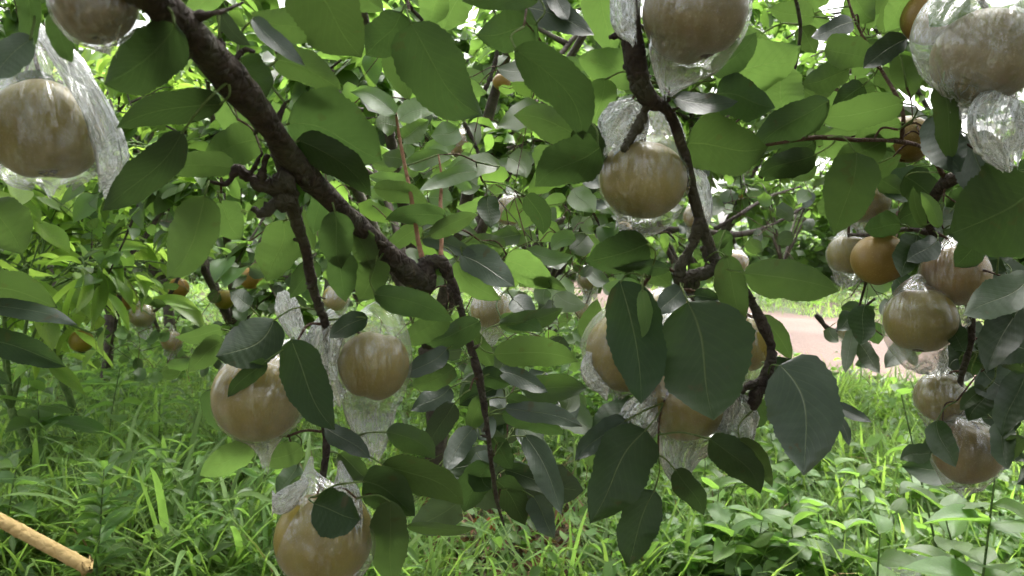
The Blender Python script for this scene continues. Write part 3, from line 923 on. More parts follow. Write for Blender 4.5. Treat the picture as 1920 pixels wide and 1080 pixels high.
spurs(A, [(345, 50, .45, 50), (425, 140, .50, 42), (500, 228, .55, 38), (600, 355, .64, 36), (725, 473, .73, 32), (790, 525, .77, 30)], 13, 3)
spurs(A, [(842, 520, .785, 22), (880, 640, .80, 18), (900, 715, .81, 17), (914, 800, .82, 15), (928, 880, .84, 12)], 9, 4)
spurs(A, [(552, 400, .63, 22), (585, 530, .69, 18), (610, 610, .725, 16)], 5, 5)
LA = [
    # base, tip, width, depth, material, options     (upper left, near)
    ((45, -25), (62, 100), 46, .48, 'leaf_dark', dict(U, bow=-4)),
    ((62, 72), (-15, 150), 68, .47, 'leaf_dark', dict(T, bow=8)),
    ((30, 150), (113, 170), 34, .56, 'leaf_dark', dict(U, bow=-10)),
    ((104, 20), (137, 118), 48, .44, 'leaf_dark', dict(U, bow=6)),
    ((330, 45), (195, 158), 118, .43, 'leaf_dark', dict(U, bow=-14)),
    ((418, 196), (218, 240), 66, .50, 'leaf_dark', dict(U, bow=14, fold=.4)),
    ((342, 246), (192, 395), 78, .50, 'leaf_dark', dict(U, bow=-12)),
    ((440, 315), (275, 328), 50, .60, 'leaf', dict(U, bow=12)),
    ((492, 262), (382, 298), 80, .63, 'leaf', dict(U, bow=6)),
    ((415, 180), (498, 265), 62, .64, 'leaf_young', dict(U, bow=6)),
    ((450, 108), (478, 200), 84, .56, 'leaf_dark', dict(U, bow=-8)),
    ((514, 112), (642, 168), 64, .60, 'leaf', dict(U, bow=-8)),
    ((474, 32), (572, 124), 34, .52, 'leaf_grey', dict(T, bow=4, fold=.5)),
    ((415, 18), (470, 85), 30, .50, 'leaf_grey', dict(U, bow=10)),
    ((596, 58), (470, 22), 66, .56, 'leaf', dict(U, bow=-8)),
    ((548, -45), (678, 108), 132, .52, 'leaf', dict(U, bow=-12)),
    ((752, 22), (686, 104), 84, .60, 'leaf_dark', dict(U, bow=-6)),
    ((770, 42), (906, 218), 122, .58, 'leaf_dark', dict(U, bow=18, sag=.1)),
    ((752, 82), (768, 188), 58, .66, 'leaf', dict(U, bow=8)),
    ((1008, 45), (893, 66), 86, .60, 'leaf_dark', dict(U, bow=-4)),
    ((1012, -6), (866, 2), 46, .58, 'leaf_dark', dict(U)),
    ((970, 12), (1114, 66), 58, .66, 'leaf_grey', dict(T, bow=-10)),
    ((964, 92), (1092, 262), 92, .58, 'leaf_dark', dict(U, bow=-30, sag=.15)),
    ((1090, 258), (963, 216), 66, .66, 'leaf', dict(U, bow=10)),
    ((1125, 276), (1003, 350), 92, .64, 'leaf_dark', dict(U, bow=4)),
    ((538, 232), (716, 302), 138, .62, 'leaf_dark', dict(U, bow=-14)),
    ((556, 262), (696, 368), 66, .61, 'leaf_dark', dict(U, bow=-16)),
    ((640, -40), (720, 20), 60, .62, 'leaf', dict(U)),
    ((830, -30), (800, 50), 60, .7, 'leaf_young', dict(U)),
    ((880, -20), (830, 60), 70, .75, 'leaf_young', dict(U, bow=8)),
    ((420, -30), (340, 40), 50, .6, 'leaf_young', dict(U)),
    ((350, 60), (408, 66), 34, .62, 'leaf_young', dict(U)),
    ((1035, -20), (1065, 40), 36, .66, 'leaf_grey', dict(T)),
    ((1080, 235), (1128, 330), 56, .66, 'leaf_dark', dict(U, bow=-8)),
    # shoots (young leaves)
    ((742, 214), (656, 172), 40, .82, 'leaf_young', dict(T, bow=12)),
    ((746, 236), (702, 236), 40, .82, 'leaf_young', dict(T, bow=5)),
    ((748, 226), (820, 210), 42, .83, 'leaf_young', dict(T, bow=-12)),
    ((752, 262), (804, 225), 40, .86, 'leaf_young', dict(T)),
    ((757, 300), (716, 290), 36, .84, 'leaf', dict(T)),
    ((762, 310), (850, 295), 36, .86, 'leaf_young', dict(T, bow=-8)),
    ((700, 352), (803, 383), 42, .80, 'leaf', dict(U, bow=-8)),
    ((768, 345), (690, 330), 30, .84, 'leaf_young', dict(T)),
    ((896, 322), (786, 357), 34, .80, 'leaf_young', dict(T, bow=8)),
    ((938, 312), (838, 330), 42, .88, 'leaf_young', dict(T, bow=10)),
    ((836, 403), (722, 412), 40, .78, 'leaf_dark', dict(U, bow=6)),
    ((804, 442), (896, 402), 36, .78, 'leaf', dict(U, bow=-4)),
    ((948, 466), (856, 458), 40, .84, 'leaf', dict(U, bow=6)),
    ((790, 445), (898, 480), 34, .82, 'leaf_grey', dict(T, bow=-4)),
    ((780, 430), (720, 470), 34, .84, 'leaf', dict(U)),
    ((864, 478), (966, 538), 62, .80, 'leaf_grey', dict(T, bow=-4)),
    ((858, 488), (940, 562), 46, .83, 'leaf_young', dict(U, bow=14)),
    ((944, 488), (1036, 542), 58, .84, 'leaf_young', dict(U, bow=-8)),
    ((1000, 520), (1062, 545), 26, .86, 'leaf', dict(U, bow=-4)),
    ((914, 366), (920, 428), 42, .92, 'leaf_dark', dict(T)),
    ((985, 366), (1018, 440), 44, .92, 'leaf_dark', dict(U, bow=-10)),
    ((960, 560), (1010, 610), 44, .9, 'leaf_grey', dict(T)),
    # below the limb, left
    ((384, 366), (312, 522), 92, .60, 'leaf', dict(U, bow=-16, sag=-.1)),
    ((530, 412), (500, 528), 84, .66, 'leaf', dict(U, bow=-8)),
    ((412, 376), (455, 448), 58, .66, 'leaf', dict(U, bow=6)),
    ((628, 396), (640, 504), 66, .66, 'leaf_dark', dict(U, bow=4)),
    ((658, 436), (698, 506), 50, .70, 'leaf', dict(U, bow=-6)),
    ((640, 470), (648, 566), 58, .69, 'leaf_dark', dict(U, bow=4)),
    ((705, 486), (672, 566), 66, .72, 'leaf', dict(U, bow=-6)),
    ((592, 488), (544, 560), 44, .70, 'leaf_dark', dict(U)),
    ((600, 360), (588, 440), 40, .7, 'leaf_dark', dict(U)),
    ((545, 390), (590, 470), 46, .72, 'leaf', dict(U)),
    ((-20, 385), (42, 478), 92, .66, 'leaf', dict(U, bow=-6)),
    ((-50, 545), (108, 578), 70, .70, 'leaf', dict(U, bow=-16)),
    ((-40, 568), (146, 610), 36, .69, 'leaf_grey', dict(T, bow=-8)),
    ((-40, 636), (124, 688), 56, .69, 'leaf_dark', dict(T, bow=-8)),
    ((-30, 690), (20, 720), 30, .74, 'leaf_dark', dict(T)),
    # pear cluster
    ((514, 598), (404, 668), 92, .70, 'leaf_dark', dict(T, bow=-20, fold=-.5)),
    ((500, 676), (427, 748), 34, .695, 'leaf_dark', dict(U, bow=6)),
    ((546, 636), (628, 806), 86, .68, 'leaf_dark', dict(T, bow=10, tilt=.2)),
    ((424, 640), (352, 698), 46, .78, 'leaf', dict(U, bow=6)),
    ((418, 616), (328, 632), 30, .78, 'leaf', dict(U, bow=-5)),
    ((398, 728), (424, 812), 44, .80, 'leaf_dark', dict(U, bow=8)),
    ((474, 826), (374, 892), 54, .77, 'leaf_young', dict(U, bow=-6)),
    ((566, 836), (486, 868), 48, .78, 'leaf', dict(U, bow=-5)),
    ((588, 944), (676, 974), 92, .675, 'leaf_dark', dict(T, bow=2, tilt=.4)),
    ((608, 800), (694, 860), 42, .72, 'leaf_grey', dict(T, bow=-4)),
    ((566, 890), (506, 1034), 46, .80, 'leaf_dark', dict(U, bow=-8)),
    ((560, 870), (520, 930), 40, .80, 'leaf_dark', dict(T)),
    ((636, 850), (690, 900), 46, .76, 'leaf', dict(T)),
    ((690, 596), (618, 634), 42, .715, 'leaf_dark', dict(T, bow=6)),
    ((470, 575), (430, 545), 38, .74, 'leaf_dark', dict(T)),
    ((700, 552), (850, 602), 54, .72, 'leaf_dark', dict(U, bow=-10)),
    ((838, 588), (742, 642), 48, .78, 'leaf', dict(U, bow=-5)),
    ((900, 602), (795, 642), 50, .78, 'leaf_dark', dict(U, bow=-5)),
    ((934, 606), (1056, 578), 40, .84, 'leaf', dict(U, bow=8)),
    ((936, 596), (1020, 622), 32, .85, 'leaf_young', dict(T, bow=-4)),
    ((926, 664), (1084, 678), 58, .80, 'leaf', dict(U, bow=-10)),
    ((840, 652), (752, 706), 40, .78, 'leaf_grey', dict(T, bow=-5)),
    ((852, 690), (766, 722), 44, .79, 'leaf', dict(U, bow=-8)),
    ((724, 810), (816, 860), 52, .74, 'leaf', dict(U, bow=-12)),
    ((716, 872), (870, 948), 68, .72, 'leaf', dict(U, bow=-16)),
    ((680, 902), (778, 968), 82, .71, 'leaf_dark', dict(U, bow=-10)),
    ((732, 938), (738, 1100), 72, .72, 'leaf', dict(U, bow=4)),
    ((762, 986), (892, 990), 24, .76, 'leaf', dict(U, bow=4)),
    ((852, 756), (803, 852), 46, .78, 'leaf_grey', dict(U, bow=6)),
    ((888, 802), (836, 888), 44, .82, 'leaf_grey', dict(T, bow=6)),
    ((845, 725), (770, 770), 44, .82, 'leaf_grey', dict(T, bow=-4)),
    ((935, 696), (1028, 736), 36, .84, 'leaf_grey', dict(T, bow=-6)),
    ((945, 765), (1092, 800), 40, .82, 'leaf_grey', dict(T, bow=-8)),
    ((940, 775), (1060, 815), 40, .84, 'leaf_dark', dict(U, bow=-4)),
    ((950, 745), (1020, 775), 30, .83, 'leaf_dark', dict(U)),
    ((984, 816), (1052, 965), 50, .84, 'leaf_grey', dict(T, bow=-10)),
    ((975, 800), (1040, 900), 40, .87, 'leaf_dark', dict(T, bow=-8)),
    ((945, 880), (1060, 940), 44, .9, 'leaf_dark', dict(T, bow=-10)),
    ((920, 870), (870, 960), 60, .88, 'leaf_dark', dict(U, bow=6)),
    ((930, 900), (985, 985), 56, .9, 'leaf_dark', dict(U, bow=-6)),
    ((1000, 930), (1040, 1010), 46, .88, 'leaf_grey', dict(T)),
    ((905, 740), (880, 810), 40, .84, 'leaf', dict(U)),
    ((925, 820), (960, 880), 40, .86, 'leaf_dark', dict(U)),
    ((900, 700), (960, 720), 40, .84, 'leaf_dark', dict(U)),
    ((880, 620), (925, 690), 40, .83, 'leaf', dict(U)),
    ((750, 610), (700, 560), 40, .84, 'leaf_young', dict(U)),
    ((760, 560), (820, 620), 40, .86, 'leaf', dict(U)),
]
for b, t, w, d, m, kw in LA:
    A.leaf(b, t, w, d, m, **kw)

PG = 'bagged pears on the nearest branches'
pear(A, 85, 246, 98, .56, 'large bagged pear at the left edge with a pale flap of film on its right', seed=1, group=PG, films=[
    [(58, 40, 14, .5), (64, 80, 42, .5), (78, 135, 84, .8), (88, 205, 108, 1), (92, 280, 112, 1), (95, 335, 92, .9), (98, 362, 40, .5)],
    [(70, 52, 8, .5), (124, 118, 22, .4), (178, 200, 26, .4), (208, 285, 32, .3), (206, 335, 26, .2), (192, 352, 12, .2)]])
pear(A, 178, 8, 76, .42, 'dark blurred bagged pear cut by the top edge beside the thick limb', skin='pear_shaded', seed=2, group=PG, films=[
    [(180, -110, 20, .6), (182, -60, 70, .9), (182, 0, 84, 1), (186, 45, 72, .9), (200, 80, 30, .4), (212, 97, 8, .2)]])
pear(A, 486, 745, 84, .755, 'bagged pear in the left cluster partly covered by two dark leaves', seed=3, group=PG, films=[
    [(552, 640, 8, .6), (542, 652, 22, .8), (520, 678, 58, .95), (498, 710, 84, 1), (486, 750, 91, 1), (488, 792, 74, .95), (493, 822, 42, .7), (496, 850, 17, .4), (498, 880, 6, .3)],
    [(528, 546, 8, .5), (536, 572, 22, .35), (548, 605, 20, .3), (562, 632, 15, .3), (575, 650, 7, .3)]])
pear(A, 697, 685, 66, .745, 'bagged pear in the left cluster with a long film tail and creased flap', seed=4, group=PG, films=[
    [(672, 586, 22, .6), (684, 602, 60, .85), (696, 640, 72, 1), (698, 690, 74, 1), (697, 735, 62, .9), (695, 765, 50, .6), (698, 800, 40, .3), (702, 832, 24, .15), (700, 858, 8, .1)],
    [(640, 598, 26, .5), (612, 628, 32, .4), (604, 680, 32, .3), (616, 722, 30, .25), (634, 752, 16, .15)]])
pear(A, 610, 1012, 90, .735, 'bagged pear at the bottom edge hanging by two gathered necks of film', seed=5, group=PG, films=[
    [(584, 856, 3, .6), (581, 884, 12, .5), (588, 920, 44, .75), (602, 960, 82, 1), (609, 1005, 96, 1), (609, 1060, 87, 1), (609, 1105, 44, .9), (609, 1115, 10, .9)],
    [(637, 864, 3, .6), (642, 890, 12, .5), (646, 920, 26, .4), (644, 950, 34, .35), (640, 985, 40, .3)],
    [(575, 900, 6, .5), (548, 926, 18, .3), (526, 944, 20, .25), (510, 944, 10, .2)]])

# --- tree B: branch hanging down in the centre right
B = Tree((1.35, -1.25, GROUND), 'pear tree whose forked dark branch hangs down right of the centre')
B.limb_px([(1176, -160, .60, 46), (1180, -40, .62, 36), (1186, 70, .62, 32), (1198, 150, .63, 31), (1222, 188, .64, 30), (1256, 214, .65, 21), (1283, 290, .67, 17), (1306, 390, .70, 16), (1334, 472, .72, 21), (1346, 498, .72, 26)],
          n=80, sides=14, rough=.2, seed=31, extra=[(0.17, 0.45, 1.75, .012), (0.5, 0.0, 1.95, .017), (1.0, -0.7, 1.8, .028), (1.3, -1.15, .9, .045), (1.35, -1.25, -.05, .06)])
B.limb_px([(1214, 182, .64, 28), (1208, 212, .645, 24), (1194, 242, .65, 20), (1176, 268, .65, 16), (1168, 284, .65, 10)], 'branch', 'bark', 26, 10, .28, 32)
B.limb_px([(1190, 72, .62, 26), (1165, 66, .62, 15), (1142, 70, .62, 9)], 'spur', 'bark', 12, 8, .3, 33)
B.limb_px([(1195, 125, .63, 24), (1178, 122, .63, 18), (1170, 130, .63, 8)], 'spur', 'bark', 10, 8, .3, 331)
B.limb_px([(1240, 195, .645, 20), (1258, 178, .645, 12), (1275, 188, .645, 7)], 'spur', 'bark', 12, 8, .3, 34)
B.limb_px([(1312, 410, .70, 20), (1300, 455, .71, 20), (1280, 490, .715, 20), (1272, 520, .72, 20), (1274, 548, .725, 18), (1284, 610, .735, 10), (1290, 680, .745, 8)], 'branch', 'bark', 40, 10, .28, 35)
B.limb_px([(1344, 494, .72, 24), (1325, 512, .72, 20), (1295, 516, .72, 22), (1276, 530, .72, 18)], 'branch', 'bark', 20, 10, .25, 36)
B.limb_px([(1318, 462, .715, 13), (1322, 480, .715, 10), (1324, 490, .715, 8)], 'spur', 'bark', 8, 8, .3, 37)
B.limb_px([(1342, 492, .725, 15), (1372, 512, .73, 14), (1396, 540, .735, 14), (1426, 600, .74, 17), (1447, 655, .745, 22), (1438, 700, .745, 24), (1418, 740, .74, 30), (1412, 768, .74, 14)], 'branch', 'bark', 50, 12, .26, 38)
B.limb_px([(1430, 715, .745, 20), (1400, 725, .74, 14), (1390, 738, .74, 8)], 'spur', 'bark', 10, 8, .3, 39)
B.limb_px([(1180, -90, .62, 20), (1300, -130, .64, 14), (1450, -60, .68, 10), (1500, 40, .72, 7), (1480, 190, .75, 4)], 'branch', 'bark', 30, 8, .2, 40)
spurs(B, [(1186, 20, .62, 32), (1198, 150, .63, 31), (1222, 188, .64, 28), (1256, 214, .65, 21), (1306, 390, .70, 16), (1334, 472, .72, 18)], 10, 6)
spurs(B, [(1396, 540, .735, 14), (1426, 600, .74, 16), (1447, 655, .745, 20), (1418, 740, .74, 24)], 5, 7)
LB = [
    ((1290, 566), (1338, 788), 176, .655, 'leaf_dark', dict(T, bow=-6, tilt=.45, fold=.12)),
    ((1162, 526), (1202, 758), 108, .67, 'leaf_dark', dict(T, bow=-10, tilt=.25)),
    ((1204, 542), (1221, 696), 30, .655, 'leaf_young', dict(U, bow=-2, tilt=0)),
    ((1216, 455), (1097, 492), 76, .68, 'leaf_dark', dict(U, bow=-4)),
    ((1256, 505), (1146, 500), 32, .69, 'leaf_dark', dict(U, bow=4)),
    ((1362, 478), (1396, 612), 60, .70, 'leaf', dict(U, bow=4, tilt=-.2)),
    ((1394, 512), (1574, 546), 76, .69, 'leaf', dict(U, bow=-6, fold=.3)),
    ((1424, 596), (1484, 676), 42, .76, 'leaf', dict(U, bow=-8)),
    ((1462, 684), (1506, 892), 142, .70, 'leaf_grey', dict(T, bow=-28, tilt=.35, fold=-.15)),
    ((1434, 680), (1552, 740), 44, .76, 'leaf_dark', dict(T, bow=-12)),
    ((1212, 806), (1106, 982), 112, .69, 'leaf_dark', dict(T, bow=8, tilt=.3, fold=-.25)),
    ((1174, 788), (1078, 864), 54, .72, 'leaf_grey', dict(T, bow=6)),
    ((1190, 752), (1112, 822), 56, .75, 'leaf_dark', dict(T, bow=6)),
    ((1228, 920), (1178, 1064), 78, .71, 'leaf_dark', dict(T, bow=6, tilt=.2)),
    ((1330, 822), (1426, 926), 66, .72, 'leaf_dark', dict(U, bow=-14)),
    ((1384, 824), (1448, 914), 34, .74, 'leaf', dict(U, bow=-12)),
    ((1552, 762), (1634, 792), 24, .78, 'leaf_grey', dict(T, bow=-4)),
    ((1570, 780), (1592, 836), 20, .78, 'leaf_grey', dict(T, bow=-4)),
    ((1266, 880), (1320, 966), 48, .76, 'leaf_dark', dict(U, bow=-4)),
    ((1128, -25), (1150, 106), 70, .70, 'leaf_young', dict(U, bow=4)),
    ((1212, 138), (1081, 108), 74, .70, 'leaf_young', dict(U, bow=-4)),
    ((1336, 138), (1418, 60), 52, .62, 'leaf_dark', dict(U, bow=6)),
    ((1338, 150), (1502, 86), 100, .66, 'leaf_young', dict(U, bow=6)),
    ((1470, 206), (1456, 116), 98, .70, 'leaf_young', dict(U)),
    ((1342, 176), (1454, 202), 82, .64, 'leaf_dark', dict(U, bow=-4)),
    ((1286, 268), (1440, 276), 112, .68, 'leaf', dict(U, bow=6)),
    ((1262, 182), (1384, 190), 40, .63, 'leaf_grey', dict(T, bow=8)),
    ((1134, 146), (1108, 238), 56, .70, 'leaf_young', dict(U, bow=-4)),
    ((1170, 145), (1215, 165), 44, .72, 'leaf', dict(U)),
    ((1530, 265), (1432, 340), 50, .78, 'leaf_dark', dict(U, bow=4)),
    ((1430, 60), (1395, 105), 60, .74, 'leaf_young', dict(U)),
    ((1320, 470), (1370, 440), 30, .78, 'leaf_dark', dict(U)),
    ((1360, 430), (1350, 500), 40, .8, 'leaf_dark', dict(U)),
    ((1280, 540), (1230, 590), 46, .70, 'leaf_grey', dict(T)),
    ((1300, 555), (1355, 560), 30, .73, 'leaf_dark', dict(T)),
    ((1100, 640), (1120, 560), 40, .80, 'leaf', dict(U)),
    ((1420, 740), (1380, 810), 70, .78, 'leaf_dark', dict(U)),
    ((1455, 690), (1530, 700), 40, .78, 'leaf', dict(U)),
    ((1210, 500), (1260, 540), 40, .74, 'leaf', dict(U)),
    ((1150, 880), (1090, 840), 50, .80, 'leaf', dict(U)),
    ((1290, 290), (1330, 330), 40, .8, 'leaf_grey', dict(T)),
    ((1140, 215), (1180, 260), 50, .74, 'leaf', dict(U)),
]
for b, t, w, d, m, kw in LB:
    B.leaf(b, t, w, d, m, **kw)
pear(B, 1305, 24, 96, .60, 'large bagged pear cut by the top edge right of the forked branch', skin='pear_shaded', seed=11, group=PG, films=[
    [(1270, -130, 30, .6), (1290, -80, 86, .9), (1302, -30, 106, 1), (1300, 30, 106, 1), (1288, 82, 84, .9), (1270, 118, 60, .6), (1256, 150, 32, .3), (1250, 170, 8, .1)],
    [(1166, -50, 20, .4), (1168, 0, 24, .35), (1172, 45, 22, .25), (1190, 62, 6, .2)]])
pear(B, 1208, 338, 82, .685, 'bagged pear hanging in the fork of the central branch', seed=12, group=PG, films=[
    [(1216, 186, 16, .5), (1216, 210, 50, .5), (1212, 250, 70, .75), (1208, 292, 85, 1), (1206, 340, 87, 1), (1204, 385, 74, .95), (1190, 412, 46, .7), (1160, 428, 14, .4)],
    [(1200, 196, 20, .3), (1182, 220, 44, .3), (1160, 250, 44, .2), (1140, 280, 22, .15)],
    ['behind', (1286, 300, 12, .3), (1306, 345, 22, .2), (1318, 395, 18, .15), (1320, 420, 6, .1)]])
pear(B, 1172, 662, 76, .735, 'bagged pear half hidden behind the darkest long leaf', seed=13, group=PG, films=[
    [(1190, 560, 8, .6), (1186, 585, 50, .9), (1176, 630, 78, 1), (1166, 675, 82, 1), (1152, 712, 58, .8), (1150, 740, 14, .4)],
    [(1108, 660, 8, .3), (1102, 690, 14, .3), (1118, 715, 18, .3), (1140, 730, 8, .2)]])
pear(B, 1292, 738, 92, .765, 'bagged pear behind the widest leaf with three loose film tails', seed=14, group=PG, films=[
    [(1262, 570, 8, .6), (1268, 600, 46, .9), (1286, 660, 90, 1), (1292, 735, 99, 1), (1292, 790, 86, .95), (1286, 825, 56, .5), (1276, 855, 42, .3), (1276, 890, 24, .12), (1288, 922, 6, .1)],
    [(1240, 735, 15, .3), (1208, 772, 38, .22), (1186, 812, 34, .14), (1158, 850, 14, .1)],
    [(1345, 735, 20, .3), (1368, 768, 44, .2), (1384, 805, 44, .12), (1400, 832, 18, .1)]], milky=True)
pear(B, 1392, 646, 54, .92, 'pale bagged pear peeping out right of the widest leaf', seed=15, group=PG, lo=True)
pear(B, 1250, 600, 54, .90, 'bagged pear above the widest leaf seen behind grey leaves', seed=16, group=PG, lo=True)

# --- tree C: dark cluster at the right edge
C = Tree((2.1, 0.2, GROUND), 'pear tree with a dark drooping cluster of fruit along the right edge')
C.limb_px([(2000, 215, .80, 30), (1900, 270, .82, 26), (1820, 320, .85, 24), (1765, 350, .9, 24), (1740, 410, .94, 20), (1770, 480, .96, 18), (1815, 560, .96, 15), (1820, 640, .97, 13), (1800, 720, .98, 11), (1815, 790, .99, 9)],
          n=60, sides=12, rough=.22, seed=51, extra=[(0.75, .7, 1.42, .012), (1.1, .5, 1.45, .018), (1.7, .3, 1.2, .032), (2.05, .22, .6, .045), (2.1, .2, -.05, .05)])
C.limb_px([(1780, 350, .9, 9), (1740, 285, .85, 8), (1690, 266, .80, 8), (1600, 262, .74, 8), (1530, 258, .72, 8), (1432, 273, .70, 6)], 'branch', 'twig', 40, 8, .15, 52)
C.limb_px([(1690, 266, .80, 9), (1690, 200, .80, 7), (1640, 110, .84, 6), (1600, 30, .86, 5), (1580, -40, .88, 4)], 'branch', 'twig', 30, 8, .15, 53)
C.limb_px([(1920, 265, .82, 16), (1890, 160, .72, 14), (1860, 40, .68, 12), (1800, -60, .68, 9)], 'branch', 'bark', 30, 8, .2, 54)
C.limb_px([(1760, 440, .95, 12), (1700, 430, .97, 10), (1640, 440, 1.0, 8), (1590, 440, 1.05, 6)], 'branch', 'bark', 24, 8, .25, 55)
C.limb_px([(1812, 560, .96, 10), (1740, 545, .98, 8), (1690, 560, 1.0, 6)], 'branch', 'bark', 20, 8, .2, 56)
C.limb_px([(1650, 440, 1.0, 6), (1615, 560, 1.15, 5), (1600, 620, 1.2, 4)], 'twig', 'bark', 16, 6, .2, 57)
LC = [
    ((1764, 156), (1786, 310), 54, .66, 'leaf', dict(U, bow=-4, tilt=-.2)),
    ((1750, 216), (1802, 322), 84, .70, 'leaf_grey', dict(T, bow=8)),
    ((1815, 250), (1858, 394), 112, .70, 'leaf_grey', dict(T, bow=-4, tilt=.3)),
    ((1945, 350), (1778, 440), 176, .66, 'leaf_dark', dict(U, bow=-10, tilt=-.2)),
    ((1760, 428), (1726, 360), 30, .86, 'leaf_young', dict(U, bow=6)),
    ((1735, 425), (1712, 350), 26, .87, 'leaf', dict(U, bow=-6)),
    ((1935, 515), (1806, 590), 76, .84, 'leaf_dark', dict(T, bow=-8)),
    ((1925, 560), (1850, 700), 84, .86, 'leaf_dark', dict(T, bow=8)),
    ((1935, 660), (1826, 650), 70, .87, 'leaf_dark', dict(T, bow=8)),
    ((1900, 600), (1830, 560), 60, .88, 'leaf_dark', dict(T)),
    ((1840, 690), (1915, 760), 70, .88, 'leaf_dark', dict(T)),
    ((1925, 700), (1880, 820), 76, .86, 'leaf_dark', dict(T, bow=6)),
    ((1860, 720), (1815, 790), 60, .88, 'leaf_dark', dict(T)),
    ((1850, 730), (1800, 770), 30, .86, 'leaf', dict(T, bow=6)),
    ((1756, 788), (1792, 876), 52, .90, 'leaf_dark', dict(T, bow=4)),
    ((1748, 848), (1688, 862), 38, .94, 'leaf_dark', dict(T, bow=4)),
    ((1870, 790), (1890, 880), 50, .92, 'leaf_dark', dict(T)),
    ((1880, 850), (1925, 820), 40, .92, 'leaf', dict(U)),
    ((1622, 572), (1614, 648), 52, 1.05, 'leaf_dark', dict(T)),
    ((1600, 590), (1570, 620), 34, 1.15, 'leaf_dark', dict(T)),
    ((1600, 610), (1585, 700), 30, 1.2, 'leaf', dict(T)),
    ((1610, 640), (1650, 700), 34, 1.2, 'leaf', dict(T)),
    ((1700, 640), (1660, 690), 40, 1.15, 'leaf', dict(T)),
    ((1780, 610), (1810, 660), 40, .92, 'leaf_dark', dict(T)),
    ((1720, 440), (1690, 520), 60, .92, 'leaf_dark', dict(T)),
    ((1760, 450), (1700, 490), 46, .92, 'leaf_grey', dict(T)),
    ((1680, 520), (1730, 580), 50, 1.0, 'leaf_dark', dict(T)),
    ((1695, 330), (1770, 380), 70, .92, 'leaf_dark', dict(U)),
    ((1690, 420), (1620, 430), 50, .95, 'leaf_dark', dict(U)),
    ((1850, 440), (1790, 500), 60, .9, 'leaf_dark', dict(U)),
    ((1690, 360), (1640, 330), 44, 1.0, 'leaf', dict(U)),
    ((1555, 188), (1410, 288), 70, .70, 'leaf_dark', dict(U, bow=8)),
    ((1694, 192), (1526, 218), 62, .70, 'leaf_young', dict(U, bow=-8)),
    ((1606, 286), (1564, 440), 100, .70, 'leaf', dict(U, bow=-6, tilt=-.3)),
    ((1530, 290), (1420, 330), 54, .76, 'leaf_dark', dict(U, bow=4)),
    ((1660, 262), (1560, 310), 56, .82, 'leaf', dict(U)),
    ((1690, 230), (1600, 262), 60, .80, 'leaf_young', dict(U)),
    ((1688, 102), (1710, 184), 54, .76, 'leaf', dict(U)),
    ((1546, 92), (1642, 122), 66, .80, 'leaf', dict(U, bow=-6)),
    ((1528, 32), (1440, 14), 48, .84, 'leaf_young', dict(U, bow=-4)),
    ((1592, 130), (1503, 158), 54, .82, 'leaf', dict(U, bow=-4)),
    ((1702, 72), (1618, 128), 48, .78, 'leaf_grey', dict(T, bow=4)),
    ((1600, 40), (1520, 70), 40, .84, 'leaf_grey', dict(T)),
    ((1650, 62), (1700, -10), 50, .84, 'leaf_young', dict(U)),
    ((1590, -10), (1640, 40), 60, .9, 'leaf_young', dict(U)),
    ((1560, -20), (1490, 10), 50, .9, 'leaf_young', dict(U)),
    ((1620, 160), (1560, 200), 46, .86, 'leaf_dark', dict(U)),
    ((1640, 140), (1690, 160), 40, .86, 'leaf', dict(U)),
    ((1560, 140), (1530, 190), 40, .88, 'leaf', dict(U)),
    ((1805, -20), (1742, 50), 66, .66, 'leaf', dict(U)),
    ((1720, -20), (1660, 60), 56, .76, 'leaf_young', dict(U, bow=6)),
    ((1500, 50), (1530, 100), 44, .9, 'leaf', dict(U)),
    ((1620, 320), (1690, 290), 50, .86, 'leaf', dict(U)),
    ((1900, 330), (1960, 420), 60, .8, 'leaf_dark', dict(U)),
]
for b, t, w, d, m, kw in LC:
    C.leaf(b, t, w, d, m, **kw)
pear(C, 1850, 108, 92, .66, 'dark bagged pear at the upper right in glossy crinkled film', skin='pear_shaded', seed=21, group=PG, milky=True, films=[
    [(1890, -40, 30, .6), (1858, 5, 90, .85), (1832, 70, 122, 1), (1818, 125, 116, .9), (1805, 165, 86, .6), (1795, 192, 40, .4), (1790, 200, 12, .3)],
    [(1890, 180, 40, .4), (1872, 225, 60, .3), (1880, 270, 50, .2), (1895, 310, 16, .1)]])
pear(C, 1752, 30, 58, .76, 'bare pale pear at the top edge beside the crinkled bag', bag=False, skin='pear_bare', seed=22, group=PG)
pear(C, 1648, 487, 51, .98, 'bare round brown pear left of the bagged pair at the right', bag=False, skin='pear_bare', seed=23, group=PG)
pear(C, 1790, 516, 60, .96, 'bagged orange brown pear highest of the right hand cluster', seed=24, group=PG, skin='pear_orange', dx=.1, tail=.5, top=.3)
pear(C, 1724, 602, 64, .95, 'bagged pear with a pale film skirt lowest beside the earth path', seed=25, group=PG, dx=.4, tail=.45, top=.1)
pear(C, 1764, 745, 46, 1.0, 'small bagged pear in pale film below the right hand cluster', seed=26, group=PG, dx=.3, tail=.3, top=.2, milky=True)
pear(C, 1812, 848, 62, .98, 'dark bagged pear hanging lowest at the right above the weeds', skin='pear_shaded', seed=27, group=PG, tail=.2, top=.4)
pear(C, 1625, 378, 42, 1.10, 'bagged pear behind the pale green leaf at the right', seed=28, group=PG, lo=True, dx=.2, tail=.6)
pear(C, 1590, 478, 38, 1.12, 'bagged pear just left of the bare round brown pear', seed=29, group=PG, lo=True, dx=-.2, tail=.5)
pear(C, 1700, 262, 44, .95, 'dark bare pear behind purple grey leaves at the right', bag=False, skin='pear_shaded', seed=30, group=PG)

